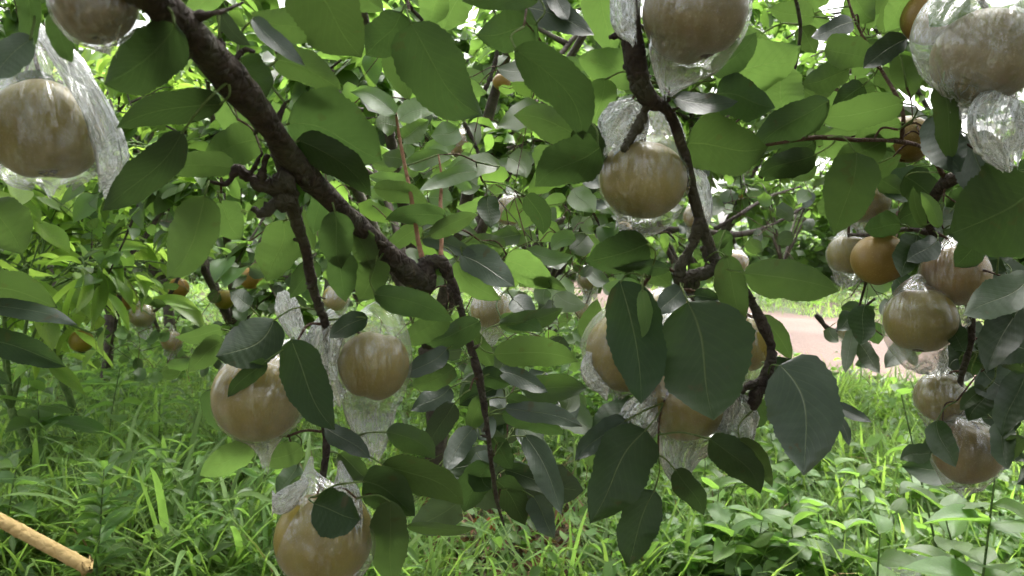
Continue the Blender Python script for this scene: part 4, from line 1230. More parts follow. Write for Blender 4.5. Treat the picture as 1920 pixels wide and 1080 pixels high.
# canopy of the three near trees above the frame, out of view, which shades them
def overhead(tree, seed, cx, cy_, n, rad):
    rs = np.random.RandomState(seed)
    x = rs.normal(cx, rad, n); y = rs.normal(cy_, rad, n)
    lim = 1.2 + 0.30 * np.maximum(y, -0.3) + 0.16
    z = lim + np.abs(rs.normal(0.0, 0.38, n)) + 0.12
    pos = np.stack([x, y, z], -1)
    ok = (z < 2.9) & (np.hypot(x, y) > 0.25)
    pos = pos[ok]
    n = len(pos)
    az = rs.uniform(0, 6.28, n)
    dr = np.stack([np.cos(az), np.sin(az), rs.uniform(-0.7, 0.2, n)], -1)
    up = np.stack([rs.normal(0, .35, n), rs.normal(0, .35, n), np.ones(n)], -1)
    rot = basis(dr, up)
    sc = rs.uniform(.07, .115, n)
    pl = Pile()
    k = rs.randint(0, len(TEMPL_LO), n)
    for i in range(len(TEMPL_LO)):
        s = k == i
        scatter(pl, TEMPL_LO[i], pos[s], rot[s], sc[s])
    o = link('canopy_leaves', pl.mesh('canopy_leaves', M['leaf'], tuple(tree.o.location)), tree.o, tree.o.location)
    tag(o, kind='stuff')


overhead(A, 1, -0.8, 0.2, 1500, 1.0)
overhead(B, 2, 0.5, -0.1, 1500, 1.0)
overhead(C, 3, 1.3, 0.7, 1300, 0.9)

def side_crown(tree, seed, n, xr, yr, zr, edge):
    """the rest of a near tree's crown, outside the view"""
    rs = np.random.RandomState(seed)
    pos = np.stack([rs.uniform(*xr, n), rs.uniform(*yr, n), rs.uniform(*zr, n)], -1)
    px, py, d = project(pos)
    pos = pos[(px < -edge) | (px > 1920 + edge) | (d < .05)]
    n = len(pos)
    az = rs.uniform(0, 6.28, n)
    rot = basis(np.stack([np.cos(az), np.sin(az), rs.uniform(-.9, .1, n)], -1), np.stack([rs.normal(0, .4, n), rs.normal(0, .4, n), np.ones(n)], -1))
    pl = Pile()
    sc = rs.uniform(.07, .115, n)
    for i in range(3):
        scatter(pl, TEMPL_LO[i], pos[i::3], rot[i::3], sc[i::3])
    tag(link('canopy_leaves', pl.mesh('canopy_leaves', M['leaf_dark'], tuple(tree.o.location)), tree.o, tree.o.location), kind='stuff')


side_crown(C, 11, 1500, (.6, 1.9), (-.4, 1.6), (.75, 2.1), 120)
side_crown(A, 12, 900, (-1.9, -.55), (-.6, .9), (1.0, 2.1), 140)

# ------------------------------------------------------------------ orchard trees behind
LEAFMESH = {}


def leaf_meshes(matname, kind='ovate'):
    key = (matname, kind)
    if key not in LEAFMESH:
        LEAFMESH[key] = [quadmesh('leaf', v, q, u, M[matname]) for v, q, u in (TEMPL if kind == 'ovate' else LANC)]
    return LEAFMESH[key]


def orchard_tree(foot, h, spread, nleaf, seed, label, mat='leaf_back', kind='ovate', L=0.085, name='pear_tree', cat='tree', group='pear trees of the orchard', nind=300, low=0.35, lo=False, limbs=6, avoid=None, bark='bark_far', thin=1.0):
    rs = np.random.RandomState(seed)
    foot = np.array([foot[0], foot[1], float(ground_z(foot[0], foot[1]))])
    o = empty(name, foot)
    tag(o, label, cat, group)
    zt = rs.uniform(.45, .7) * min(1, h / 2.4)
    ttop = foot + np.array([rs.uniform(-.12, .12), rs.uniform(-.12, .12), zt])
    v, q, u = tube_arrays([foot - [0, 0, .1], foot * .5 + ttop * .5 + [.03, 0, 0], ttop], [.048 * thin, .038 * thin, .04 * thin], 12, 10, .15, seed)
    link('trunk', quadmesh('trunk', v - foot, q, u, M[bark]), o, foot)
    nodes = []                                        # points that may carry leaves, with outward direction
    for k in range(limbs):
        az = k * 6.2832 / limbs + rs.uniform(-.35, .35)
        out = np.array([math.cos(az), math.sin(az), 0])
        rise = rs.uniform(.45, 1.0) * (h - zt)
        pts = [ttop, ttop + out * spread * .3 + [0, 0, rise * .55], ttop + out * spread * .65 + [0, 0, rise * .95], ttop + out * spread * rs.uniform(.9, 1.1) + [0, 0, rise * rs.uniform(.7, 1.1)]]
        pl = Pile()
        c = catmull(np.array(pts), 24)
        pl.add(*tube_arrays(pts, [.021 * thin, .014 * thin, .008 * thin, .003], 20, 7, .18, seed + k))
        nb = 9
        for j in range(nb):
            s = rs.uniform(.22, 1.0)
            p = c[int(s * 23)]
            a2 = az + rs.normal(0, 1.0)
            ln = spread * rs.uniform(.25, .55) * (1.1 - .4 * s)
            dz = rs.uniform(-.75, .8) * ln
            e = p + np.array([math.cos(a2), math.sin(a2), 0]) * ln + [0, 0, dz]
            e[2] = max(e[2], foot[2] + low)
            m = p * .5 + e * .5 + np.array([rs.normal(0, .06), rs.normal(0, .06), .12]) * ln * 2
            pl.add(*tube_arrays([p, m, e], [.011 * thin, .007 * thin, .0025], 9, 5, .15, seed * 3 + j))
            cc = catmull(np.array([p, m, e]), 12)
            for t in range(3):
                b0 = cc[rs.randint(3, 11)]
                a3 = a2 + rs.normal(0, 1.1)
                l3 = rs.uniform(.10, .26)
                e3 = b0 + np.array([math.cos(a3), math.sin(a3), rs.uniform(-.8, .5)]) * l3
                e3[2] = max(e3[2], foot[2] + low - .05)
                if not lo:
                    pl.add(*tube_arrays([b0, b0 * .5 + e3 * .5 + [0, 0, .015], e3], [.0045, .003, .0015], 6, 4))
                for f in np.linspace(.25, 1, 5):
                    nodes.append((*(b0 * (1 - f) + e3 * f), a3))
            for f in cc[3:]:
                nodes.append((*f, a2))
        for f in c[8:]:
            nodes.append((*f, az))
        link('limb', pl.mesh('limb', M[bark], pts[0]), o, pts[0])
    nodes = np.array(nodes)
    pick = rs.randint(0, len(nodes), nleaf)
    az = nodes[pick, 3] + rs.normal(0, 1.2, nleaf)
    dr = np.stack([np.cos(az), np.sin(az), rs.normal(-.35, .45, nleaf)], -1)
    pos = nodes[pick, :3] + rs.normal(0, .012, (nleaf, 3)) + dr * 0.02
    pos[:, 2] = np.maximum(pos[:, 2], foot[2] + low * .8)
    if avoid is not None:
        kx, ky, kd = project(pos)
        keep = ~avoid(kx, ky)
        pos, dr = pos[keep], dr[keep]
    n = len(pos)
    up = np.stack([rs.normal(0, .45, n), rs.normal(0, .45, n), np.ones(n)], -1)
    rot = basis(dr, up)
    sc = rs.uniform(.65, 1.2, n) * L
    px, py, d = project(pos)
    seen = (px > -40) & (px < 1960) & (py > -40) & (py < 1120) & (d > .2)
    size = np.where(seen, sc / np.maximum(d, .1), 0)
    order = np.argsort(-size)
    ind = order[:nind]
    ind = ind[size[ind] > 0]
    ms = leaf_meshes(mat, kind)
    for i in ind:
        lf = bpy.data.objects.new('leaf', ms[rs.randint(len(ms))])
        mw = Matrix(rot[i].tolist()).to_4x4()
        mw = Matrix.Translation(Vector(pos[i] - foot)) @ mw @ Matrix.Diagonal((sc[i], sc[i], sc[i], 1))
        lf.parent = o
        lf.matrix_basis = mw
        col.objects.link(lf)
    rest = np.ones(n, bool)
    rest[ind] = False
    tm = (TEMPL_LO if lo else TEMPL_MID) if kind == 'ovate' else LANC_LO
    pl = Pile()
    kk = rs.randint(0, len(tm), n)
    for i in range(len(tm)):
        s = rest & (kk == i)
        scatter(pl, tm[i], pos[s], rot[s], sc[s])
    if pl.n:
        tag(link('crown_leaves', pl.mesh('crown_leaves', M[mat], foot), o, foot), kind='stuff')
    return o, nodes


window = lambda x, y: (x > 1400) & (x < 1960) & (y > 560) & (y < 800)      # open view to the path
T_E, nE = orchard_tree((-0.3, 2.75), 2.25, 1.25, 6000, 101, 'leafy pear tree in the middle distance behind the diagonal limb', mat='leaf_back', low=.6, nind=80)
T_L, nL = orchard_tree((-1.35, 3.7), 1.9, 1.2, 3200, 102, 'low pear tree with small bare fruit behind the left cluster', mat='leaf_back', low=.5, nind=180)
T_F, nF = orchard_tree((1.15, 4.7), 2.45, 1.5, 6500, 103, 'pear tree in the middle distance behind the forked branch', mat='leaf_back', low=.85, avoid=window, nind=220)
T_G, nG = orchard_tree((2.6, 3.7), 2.4, 1.3, 4600, 104, 'pear tree behind the dark cluster at the right', mat='leaf_back', low=.95, avoid=window)
E_, L_, F_, G_ = (Tree(None, None, wrap=t, nodes=nn) for t, nn in ((T_E, nE), (T_L, nL), (T_F, nF), (T_G, nG)))
E_.fill(60, (520, 110, 1110, 430), (1.5, 2.3), (.07, .10), ['leaf_back', 'leaf_young'], 23, under=.4)
E_.fill(80, (640, 110, 1110, 480), (1.15, 1.9), (.07, .10), ['leaf_young', 'leaf_young', 'leaf_back', 'leaf'], 1)
A.fill(26, (840, 690, 1060, 950), (.86, 1.1), (.07, .10), ['leaf_dark', 'leaf_grey', 'leaf'], 21, under=.3)
E_.fill(50, (600, 470, 1110, 760), (1.6, 2.4), (.07, .10), ['leaf_back', 'leaf_young', 'leaf'], 22, under=.3)
E_.fill(30, (860, 480, 1110, 800), (1.3, 2.0), (.07, .10), ['leaf_young', 'leaf', 'leaf_grey'], 2, under=.3)
F_.fill(70, (1060, 290, 1540, 540), (1.7, 2.9), (.07, .10), ['leaf_back', 'leaf_young', 'leaf', 'leaf_grey'], 3, under=.4)
L_.fill(110, (150, 380, 640, 700), (2.3, 3.0), (.07, .10), ['leaf_back', 'leaf', 'leaf_young'], 4, under=.3)
G_.fill(26, (1540, 330, 1720, 680), (1.5, 2.2), (.06, .09), ['leaf', 'leaf_dark', 'leaf_back'], 5, under=.3)
C.fill(26, (1430, -20, 1720, 330), (.9, 1.4), (.07, .10), ['leaf_young', 'leaf_young', 'leaf'], 6, under=.9)
C.fill(48, (1780, 480, 1940, 880), (1.02, 1.25), (.07, .10), ['leaf_dark', 'leaf_dark', 'leaf'], 7, under=.3)
C.fill(44, (1690, 300, 1930, 480), (1.02, 1.35), (.07, .10), ['leaf_dark'], 8, under=.7)
FAR = [(-3.6, 6.6, 2.9), (-1.4, 7.2, 2.9), (0.7, 7.8, 2.8), (-5.6, 9.5, 3.1), (-2.6, 10.6, 3.1), (-0.2, 11.0, 3.0), (4.4, 12.4, 3.1), (7.2, 11.8, 3.2), (9.6, 12.2, 3.2), (-2.5, 5.6, 2.5), (0.3, 5.7, 2.5)]
FLAB = ['far orchard tree left of the lime green shrubs', 'far orchard tree behind the low tree with small fruit', 'far orchard tree behind the middle distance tree',
        'distant orchard tree at the far left', 'distant orchard tree second from the far left', 'distant orchard tree behind the centre of the picture',
        'distant orchard tree beyond the earth path', 'distant orchard tree beyond the path at the right', 'distant orchard tree at the far right edge', 'orchard tree just behind the low tree with small fruit, left of centre', 'orchard tree seen through the gap between diagonal limb and forked branch']
for i, ((x, y, h), lab) in enumerate(zip(FAR, FLAB)):
    orchard_tree((x, y), h, 1.8, 4500, 120 + i, lab, mat='leaf_far', low=.4, lo=True, nind=120, L=.115, avoid=window)

# lime green shrubs at the left
for i, (x, y, h, n, lab) in enumerate([(-1.72, 3.0, 1.5, 420, 'lime green shrub with lance shaped leaves below the large left pear'),
                                       (-1.62, 2.55, 1.15, 260, 'shorter lime green shrub with upright lance leaves at the left'),
                                       (-2.25, 4.1, 2.7, 1800, 'tall lime green tree with narrow leaves behind the thick limb')]):
    tall = h > 2
    orchard_tree((x, y), h, .9 if tall else .38, n, 160 + i, lab, mat='leaf_lime', kind='lance', L=.15 if not tall else .12, name='leafy_shrub' if not tall else 'narrow_leaved_tree',
                 cat='shrub' if not tall else 'tree', group='lime green shrubs at the left', low=.3 if not tall else .7, limbs=5, bark='stem' if not tall else 'bark_far', thin=.35 if not tall else .7)

# far woodland closing the horizon
def woodland():
    rs = np.random.RandomState(77)
    n = 21000
    ang = rs.uniform(math.radians(42), math.radians(138), n)
    r = rs.uniform(15, 21, n)
    bump = 2.3 + 0.7 * np.sin(ang * 23) + .5 * np.sin(ang * 51 + 1)
    pos = np.stack([np.cos(ang) * r, np.sin(ang) * r, rs.uniform(0.1, 1, n) ** .8 * bump], -1)
    pos = pos[path_dist(pos[:, 0], pos[:, 1]) > .3]
    n = len(pos)
    az = rs.uniform(0, 6.28, n)
    dr = np.stack([np.cos(az), np.sin(az), rs.normal(-.2, .4, n)], -1)
    rot = basis(dr, np.stack([rs.normal(0, .5, n), rs.normal(0, .5, n), np.ones(n)], -1))
    pl = Pile()
    scatter(pl, TEMPL_TINY[0], pos, rot, rs.uniform(.26, .44, n))
    tag(link('distant_woodland', pl.mesh('woodland', M['leaf_far'])), 'far mass of orchard foliage closing the horizon', 'woodland', kind='stuff')


woodland()

# small pears in the trees behind
SG = 'small pears on the orchard trees behind'
SM = [  # cx, cy, R, depth, bag, skin, label
    (152, 640, 22, 2.7, 0, 'pear', 'small bare brown pear lowest at the left above the grass'),
    (230, 565, 20, 2.8, 0, 'pear_orange', 'small bare orange pear on a thin branch left of the torn bags'),
    (335, 540, 19, 2.9, 0, 'pear_orange', 'small bare pear between the two thin branches at the left'),
    (420, 562, 19, 2.9, 0, 'pear', 'small brown pear half hidden by leaves left of the cluster'),
    (470, 522, 21, 2.7, 0, 'pear_orange', 'brightest small orange pear above the left cluster'),
    (266, 592, 23, 2.7, 1, 'pear', 'small pear in a torn hanging bag at the left'),
    (322, 640, 19, 2.75, 1, 'pear_orange', 'small bagged pear just above the grass left of the cluster'),
    (206, 505, 13, 3.2, 1, 'pear_orange', 'tiny bagged pear farthest left among lime leaves'),
    (341, 356, 16, 2.6, 0, 'pear', 'small brown pear peeping above the hanging green leaf'),
    (940, 154, 17, 2.3, 0, 'pear_orange', 'small orange pear against the sky at the top centre'),
    (957, 396, 29, 1.55, 1, 'pear_orange', 'orange pear half behind a dark leaf in the centre'),
    (866, 272, 26, 1.9, 1, 'pear_orange', 'faint bagged pear among pale leaves above the pink shoots'),
    (922, 580, 38, 1.25, 1, 'pear', 'bagged pear hanging behind the thin branch in the centre'),
    (1105, 522, 22, 2.3, 1, 'pear', 'upper of two small bagged pears left of the hidden pear'),
    (1098, 585, 19, 2.3, 1, 'pear', 'lower of two small bagged pears left of the hidden pear'),
    (1306, 408, 24, 1.9, 1, 'pear_orange', 'small bagged pear right behind the forked branch'),
    (1382, 492, 21, 2.2, 1, 'pear_orange', 'small bagged pear beside the knotted fork'),
    (1168, 432, 18, 2.2, 0, 'pear_orange', 'small pear just under the central bagged pear'),
    (1388, 366, 9, 4.2, 0, 'pear_orange', 'tiny orange pear in the tree behind the fork'),
    (630, 560, 24, 1.9, 1, 'pear', 'bagged pear behind the leaves above the left cluster'),
    (1590, 620, 20, 1.9, 1, 'pear', 'small torn bag with a pear above the earth path'),
    (1900, 640, 26, 1.6, 1, 'pear', 'bagged pear hidden in dark leaves at the right edge'),
]
for i, (x, y, R, d, bagged, skin, lab) in enumerate(SM):
    pear(L_ if x < 500 else E_ if x < 1150 else F_ if x < 1500 else G_, x, y, R, d, lab, skin=skin, bag=bool(bagged), lo=True, seed=200 + i, group=SG, dx=[-.3, .2, .4][i % 3], tail=.7, milky=True)

# dark thin branches among them
def loose_branch(tree_o, rows, mat='bark', seed=0):
    pts = [tuple(P(a, b, d)) for a, b, d, w in rows]
    v, q, u = tube_arrays(pts, [w * r[2] / FPX / 2 for r, w in zip(rows, [x[3] for x in rows])], 36, 8, .22, seed)
    link('branch', quadmesh('branch', v - np.array(pts[0]), q, u, M[mat]), tree_o, pts[0])


loose_branch(T_L, [(300, 400, 2.9, 8), (275, 440, 2.85, 10), (250, 470, 2.8, 9), (228, 520, 2.75, 8), (222, 580, 2.75, 7), (208, 650, 2.75, 6), (200, 690, 2.8, 4)], seed=1)
loose_branch(T_L, [(365, 400, 2.8, 8), (350, 470, 2.75, 9), (330, 530, 2.7, 8), (300, 575, 2.7, 7), (265, 595, 2.7, 4)], seed=2)
loose_branch(T_L, [(480, 470, 2.7, 6), (500, 420, 2.75, 8), (470, 395, 2.8, 6)], seed=3)
loose_branch(T_L, [(285, 590, 2.7, 6), (300, 625, 2.75, 5), (310, 650, 2.8, 4)], seed=4)
loose_branch(T_E, [(1060, 408, 1.8, 8), (1035, 425, 1.8, 16), (1012, 450, 1.8, 17), (1002, 480, 1.82, 15), (1010, 500, 1.85, 9)], 'bark_far', seed=5)
loose_branch(T_E, [(870, 230, 1.8, 8), (890, 270, 1.8, 9), (900, 295, 1.8, 6)], seed=6)
loose_branch(T_E, [(905, 180, 1.9, 9), (925, 130, 1.9, 8), (935, 80, 1.9, 6)], seed=7)
loose_branch(T_F, [(1185, 432, 2.6, 14), (1240, 432, 2.6, 13), (1300, 430, 2.6, 12), (1380, 440, 2.7, 10), (1450, 420, 2.8, 7), (1520, 380, 2.9, 4)], seed=8)
loose_branch(T_F, [(1340, 430, 2.7, 8), (1390, 400, 2.7, 7), (1440, 370, 2.8, 6), (1500, 350, 2.9, 4)], seed=9)
loose_branch(T_F, [(1375, 520, 2.8, 6), (1380, 470, 2.8, 7), (1370, 435, 2.75, 7)], seed=10)
loose_branch(T_G, [(1530, 590, 1.9, 9), (1560, 620, 1.9, 8), (1590, 600, 1.9, 6), (1640, 560, 1.8, 5)], seed=11)

# ------------------------------------------------------------------ ground cover
def cover_points(rs, n, dmin, dmax, power=1.0):
    """random ground points inside (a little wider than) the view"""
    d = dmin * (dmax / dmin) ** (rs.uniform(0, 1, n) ** power)
    x = rs.uniform(-.78, .78, n) * d + rs.normal(0, .1, n)
    y = d
    ok = path_dist(x, y) > rs.uniform(-.2, .2, n)
    ok &= ~((path_dist(x, y) < .9) & (y < 6) & (rs.uniform(0, 1, n) < .7))
    x, y = x[ok], y[ok]
    return np.stack([x, y, ground_z(x, y)], -1)


def bare(x, y):
    """patches of open soil and litter"""
    g = (np.sin(x * 3.1 + 1.3) * np.sin(y * 2.7 + .4) + .5 * np.sin(x * 7.3 - y * 5.1)) > .72
    for cx, cy_, r in BARE:
        g = g | (np.hypot(x - cx, y - cy_) < r)
    return g


BARE = [(G(920, 940).x, G(920, 940).y, .40), (G(430, 985).x, G(430, 985).y, .22), (G(520, 880).x, G(520, 880).y, .2), (G(960, 1060).x, G(960, 1060).y, .36), (G(110, 740).x, G(110, 740).y, .4), (G(700, 830).x, G(700, 830).y, .25)]


def blades(pos, rs, lmin, lmax, wmin, wmax, seg, lean=.5):
    """ribbon grass blades, vectorised; arching over under their own weight"""
    n = len(pos)
    az = rs.uniform(0, 6.2832, n)
    L = rs.uniform(lmin, lmax, n)
    W = rs.uniform(wmin, wmax, n)
    a0 = rs.uniform(.05, lean, n)                       # angle from vertical at the foot
    a1 = a0 + rs.uniform(.3, 1.9, n)                    # and at the tip
    s = np.linspace(0, 1, seg + 1)
    ang = a0[:, None] + (a1 - a0)[:, None] * s[None, :] ** 1.4
    h = np.cumsum(np.concatenate([np.zeros((n, 1)), np.sin(ang[:, 1:]) / seg], 1), 1) * L[:, None]
    z = np.cumsum(np.concatenate([np.zeros((n, 1)), np.cos(ang[:, 1:]) / seg], 1), 1) * L[:, None]
    o = np.stack([np.cos(az), np.sin(az)], -1)
    side = np.stack([-np.sin(az), np.cos(az)], -1)
    tw = rs.uniform(-.8, .8, n)
    w = W[:, None] * np.interp(s, [0, .15, .5, .85, 1], [.55, .9, 1, .5, .03])[None, :] / 2
    C_ = np.zeros((n, seg + 1, 3))
    C_[..., :2] = pos[:, None, :2] + o[:, None, :] * h[..., None]
    C_[..., 2] = pos[:, None, 2] + z - .01
    S = np.zeros((n, seg + 1, 3))
    S[..., :2] = side[:, None, :] * w[..., None]
    S[..., 2] = w * tw[:, None] * s[None, :]
    v = np.stack([C_ - S, C_ + S], 2).reshape(n, -1, 3)
    q = np.array([(2 * i, 2 * i + 1, 2 * i + 3, 2 * i + 2) for i in range(seg)])
    Q = q[None] + (np.arange(n) * 2 * (seg + 1))[:, None, None]
    uv = np.tile(np.stack([np.tile([0.2, .8], seg + 1), np.repeat(s, 2)], -1), (n, 1))
    return v.reshape(-1, 3), Q.reshape(-1, 4), uv


def tufts(rs, pos, k, spread):
    p = np.repeat(pos, k, 0)
    p[:, :2] += rs.normal(0, spread, (len(p), 2))
    return p


def patch(x, y):
    """0..1: where grass rules (1) and where broadleaf weeds rule (0)"""
    return np.clip(.5 + .45 * np.sin(x * 2.3 + 1.1 * np.sin(y * 1.9)) * np.cos(y * 2.1 + .7) + .35 * np.sin(x * 5.7 + y * 4.3) - .15 * (x > 0) + .4 * (x < -.3), 0, 1)


rs = np.random.RandomState(5)
pl = Pile()
p = cover_points(rs, 15000, 1.8, 5.0)
p = p[(~bare(p[:, 0], p[:, 1]) | (rs.uniform(0, 1, len(p)) < .12)) & (rs.uniform(0, 1, len(p)) < .12 + .88 * patch(p[:, 0], p[:, 1]))]
pl.add(*blades(tufts(rs, p, 5, .03), rs, .08, .36, .004, .013, 4, lean=.8))
p = cover_points(rs, 23000, 4.0, 22.0)
p = p[rs.uniform(0, 1, len(p)) < .3 + .7 * patch(p[:, 0], p[:, 1])]
pl.add(*blades(tufts(rs, p, 5, .05), rs, .06, .22, .006, .016, 2))
p = cover_points(rs, 900, 1.9, 6.0)
dl = Pile()
dl.add(*blades(tufts(rs, p, 3, .05), rs, .10, .34, .003, .007, 4, lean=1.4))
tag(link('dry_grass', dl.mesh('dry_grass', M['straw'])), 'brown dead grass stalks among the living grass', 'dry grass', kind='stuff')
tag(link('grass', pl.mesh('grass', M['grass'])), 'bright green grass covering the orchard floor', 'grass', kind='stuff')


def weeds(pos, rs, pile, stems, tmpl, hmin, hmax, lmin, lmax, nodes=5, opp=2):
    """broadleaf weeds: upright stems with pairs of leaves"""
    n = len(pos)
    H = rs.uniform(hmin, hmax, n)
    lean = rs.normal(0, .4, (n, 2))
    for k in range(nodes):
        f = (k + 1.0) / nodes
        c = pos.copy()
        c[:, :2] += lean * (H * f)[:, None]
        c[:, 2] += H * f
        for j in range(opp):
            az = rs.uniform(0, .6, n) + k * 1.57 + j * 6.2832 / opp + (pos[:, 0] * 57) % 6.28
            dr = np.stack([np.cos(az), np.sin(az), rs.uniform(-.5, .9, n)], -1)
            up = np.stack([rs.normal(0, .5, n), rs.normal(0, .5, n), np.ones(n)], -1)
            sc = rs.uniform(lmin, lmax, n) * (1.15 - .45 * f)
            scatter(pile, tmpl[(k + j) % len(tmpl)], c + dr * .012, basis(dr, up), sc)
    w = .0011
    top = pos.copy()
    top[:, :2] += lean * H[:, None]
    top[:, 2] += H
    for s_ in (np.array([w, 0, 0]), np.array([0, w, 0])):
        v = np.stack([pos - s_, pos + s_, top + s_ * .5, top - s_ * .5], 1)
        stems.add(v.reshape(-1, 3), np.arange(n * 4).reshape(-1, 4))


pl, st = Pile(), Pile()
p = cover_points(rs, 5200, 1.85, 6.5)
p = p[(~bare(p[:, 0], p[:, 1]) | (rs.uniform(0, 1, len(p)) < .12)) & (rs.uniform(0, 1, len(p)) < 1.1 - .8 * patch(p[:, 0], p[:, 1]))]
right = p[:, 0] > -.1
weeds(p[right], rs, pl, st, TEMPL_LO, .05, .20, .035, .08)
weeds(p[~right][::4], rs, pl, st, TEMPL_LO, .05, .22, .025, .055)
weeds(p[~right][1::3], rs, pl, st, LANC_LO, .10, .34, .05, .11, nodes=6)
p = cover_points(rs, 800, 3.3, 6.5)                       # tall weeds, mostly at the left and centre
p = p[(p[:, 0] < .15 * p[:, 1]) & (rs.uniform(0, 1, len(p)) < 1.2 - patch(p[:, 0], p[:, 1]))]
weeds(p[::2], rs, pl, st, LANC_LO, .25, .62, .07, .14, nodes=9)
weeds(p[1::2], rs, pl, st, TEMPL_LO, .2, .5, .05, .10, nodes=8)
p = cover_points(rs, 2200, 5.5, 16.0)
p = p[path_dist(p[:, 0], p[:, 1]) > .5]
weeds(p, rs, pl, st, TEMPL_TINY, .06, .22, .05, .11, nodes=4)
g = link('weeds', pl.mesh('weeds', M['weed']))
tag(g, 'mixed broadleaf weeds growing through the orchard grass', 'weeds', kind='stuff')
so = link('stems', st.mesh('stems', M['stem']), g)
tag(so, kind='stuff')

# leaf litter
pl = Pile()
p = cover_points(rs, 9000, 1.8, 6)
p = p[bare(p[:, 0], p[:, 1]) | (rs.uniform(0, 1, len(p)) < .3)]
n = len(p)
p[:, 2] += .012
az = rs.uniform(0, 6.28, n)
rot = basis(np.stack([np.cos(az), np.sin(az), rs.normal(0, .25, n)], -1), np.stack([rs.normal(0, .4, n), rs.normal(0, .4, n), np.ones(n)], -1))
scatter(pl, TEMPL_LO[1], p, rot, rs.uniform(.03, .075, n))
tag(link('leaf_litter', pl.mesh('leaf_litter', M['dry_leaf'])), 'brown fallen leaves scattered over the soil', 'leaf litter', kind='stuff')


# nearest weeds as plants of their own
def plant(name, foot_px, d, H, nodes, L, tmpl, mat, label, group, seed, opp=2, lift=.2, lean=(0, 0)):
    """one plant: stem and single leaves; foot_px is the pixel of its TOP at depth d, it stands on the ground below"""
    rs = np.random.RandomState(seed)
    top = P(foot_px[0], foot_px[1], d)
    fz = float(ground_z(top.x, top.y))
    foot = Vector((top.x - lean[0], top.y - lean[1], fz))
    H = top.z - fz if H is None else H
    o = empty(name, foot)
    tag(o, label, 'plant', group)
    mid = (foot + top) / 2 + Vector((rs.uniform(-.02, .02), rs.uniform(-.02, .02), 0))
    c = catmull([tuple(foot - Vector((0, 0, .02))), tuple(mid), tuple(top)], 16)
    v, q, u = tube_arrays([c[0], c[8], c[15]], [.0032, .0025, .0014], 12, 6, .05, seed)
    link('stem', quadmesh('stem', v - np.array(foot), q, u, M['stem']), o, foot)
    key = (mat, id(tmpl))
    if key not in LEAFMESH:
        LEAFMESH[key] = [quadmesh('leaf', a, b, e, M[mat]) for a, b, e in tmpl]
    ms = LEAFMESH[key]
    for k in range(nodes):
        f = .25 + .75 * (k + 1) / nodes
        cc = c[min(15, int(f * 15))]
        for j in range(opp):
            az = k * 1.9 + j * 6.2832 / opp + rs.uniform(-.4, .4)
            dr = np.array([[math.cos(az), math.sin(az), lift + rs.uniform(-.25, .25) + (.6 if k == nodes - 1 else 0)]])
            rot = basis(dr, np.array([[rs.normal(0, .25), rs.normal(0, .25), 1.0]]))[0]
            sc = L * rs.uniform(.75, 1.15) * (1.1 - .45 * (k / max(1, nodes - 1)) ** 2)
            lf = bpy.data.objects.new('leaf', ms[rs.randint(len(ms))])
            lf.parent = o
            lf.matrix_basis = Matrix.Translation(Vector(cc) - foot) @ Matrix(rot.tolist()).to_4x4() @ Matrix.Diagonal((sc, sc, sc, 1))
            col.objects.link(lf)
    return o


WG = 'broad leaved weeds at the lower right'
rs2 = np.random.RandomState(9)
ORD = ['first', 'second', 'third', 'fourth', 'fifth', 'sixth', 'seventh', 'eighth', 'ninth', 'tenth', 'eleventh', 'twelfth', 'thirteenth', 'fourteenth', 'fifteenth', 'sixteenth', 'seventeenth', 'eighteenth', 'nineteenth', 'twentieth', 'twenty first', 'twenty second']
spots = [(1240, 1010), (1275, 930), (1320, 890), (1345, 990), (1395, 930), (1425, 1030), (1470, 960), (1490, 890), (1530, 1000), (1560, 920), (1605, 960), (1580, 1045), (1640, 890), (1670, 1000), (1700, 930), (1480, 1050), (1370, 1050), (1620, 840), (1530, 850), (1440, 850), (1290, 1040), (1720, 870)]
spots.sort()
for i, (x, y) in enumerate(spots):
    f = G(x, y + 90)
    h = rs2.uniform(.14, .26)
    q = np.array([[f.x, f.y, GROUND + h]])
    ax, ay, ad = (float(v[0]) for v in project(q))
    plant('weed_plant', (ax, ay), ad, None, 6, rs2.uniform(.09, .14), TEMPL, 'weed', ORD[i] + ' broad leaved weed from the left in the bed right of the bottom leaf', WG, 300 + i, lean=(rs2.uniform(-.08, .08), rs2.uniform(-.05, .05)))
plant('weed_plant', (1868, 872), 1.35, None, 8, .13, TEMPL, 'weed', 'tall broad leaved weed at the right edge under the lowest pear', WG, 330, lean=(.06, 0))
plant('weed_plant', (1770, 960), 1.5, None, 6, .12, TEMPL, 'weed', 'large leaved weed left of the tallest weed at the lower right', WG, 331, lean=(-.05, 0))
plant('weed_plant', (1925, 960), 1.4, None, 6, .12, TEMPL, 'weed', 'broad leaved weed in the bottom right corner', WG, 332)
plant('weed_plant', (1650, 1000), 1.65, None, 5, .12, TEMPL, 'weed', 'weed with one large rounded leaf near the white plastic scrap', WG, 333)
plant('weed_plant', (1690, 740), 1.75, None, 5, .065, TEMPL, 'weed', 'thin climbing weed reaching up beside the small pale bagged pear', WG, 334, lean=(-.14, .05))
LG = 'leafy weeds at the lower left'
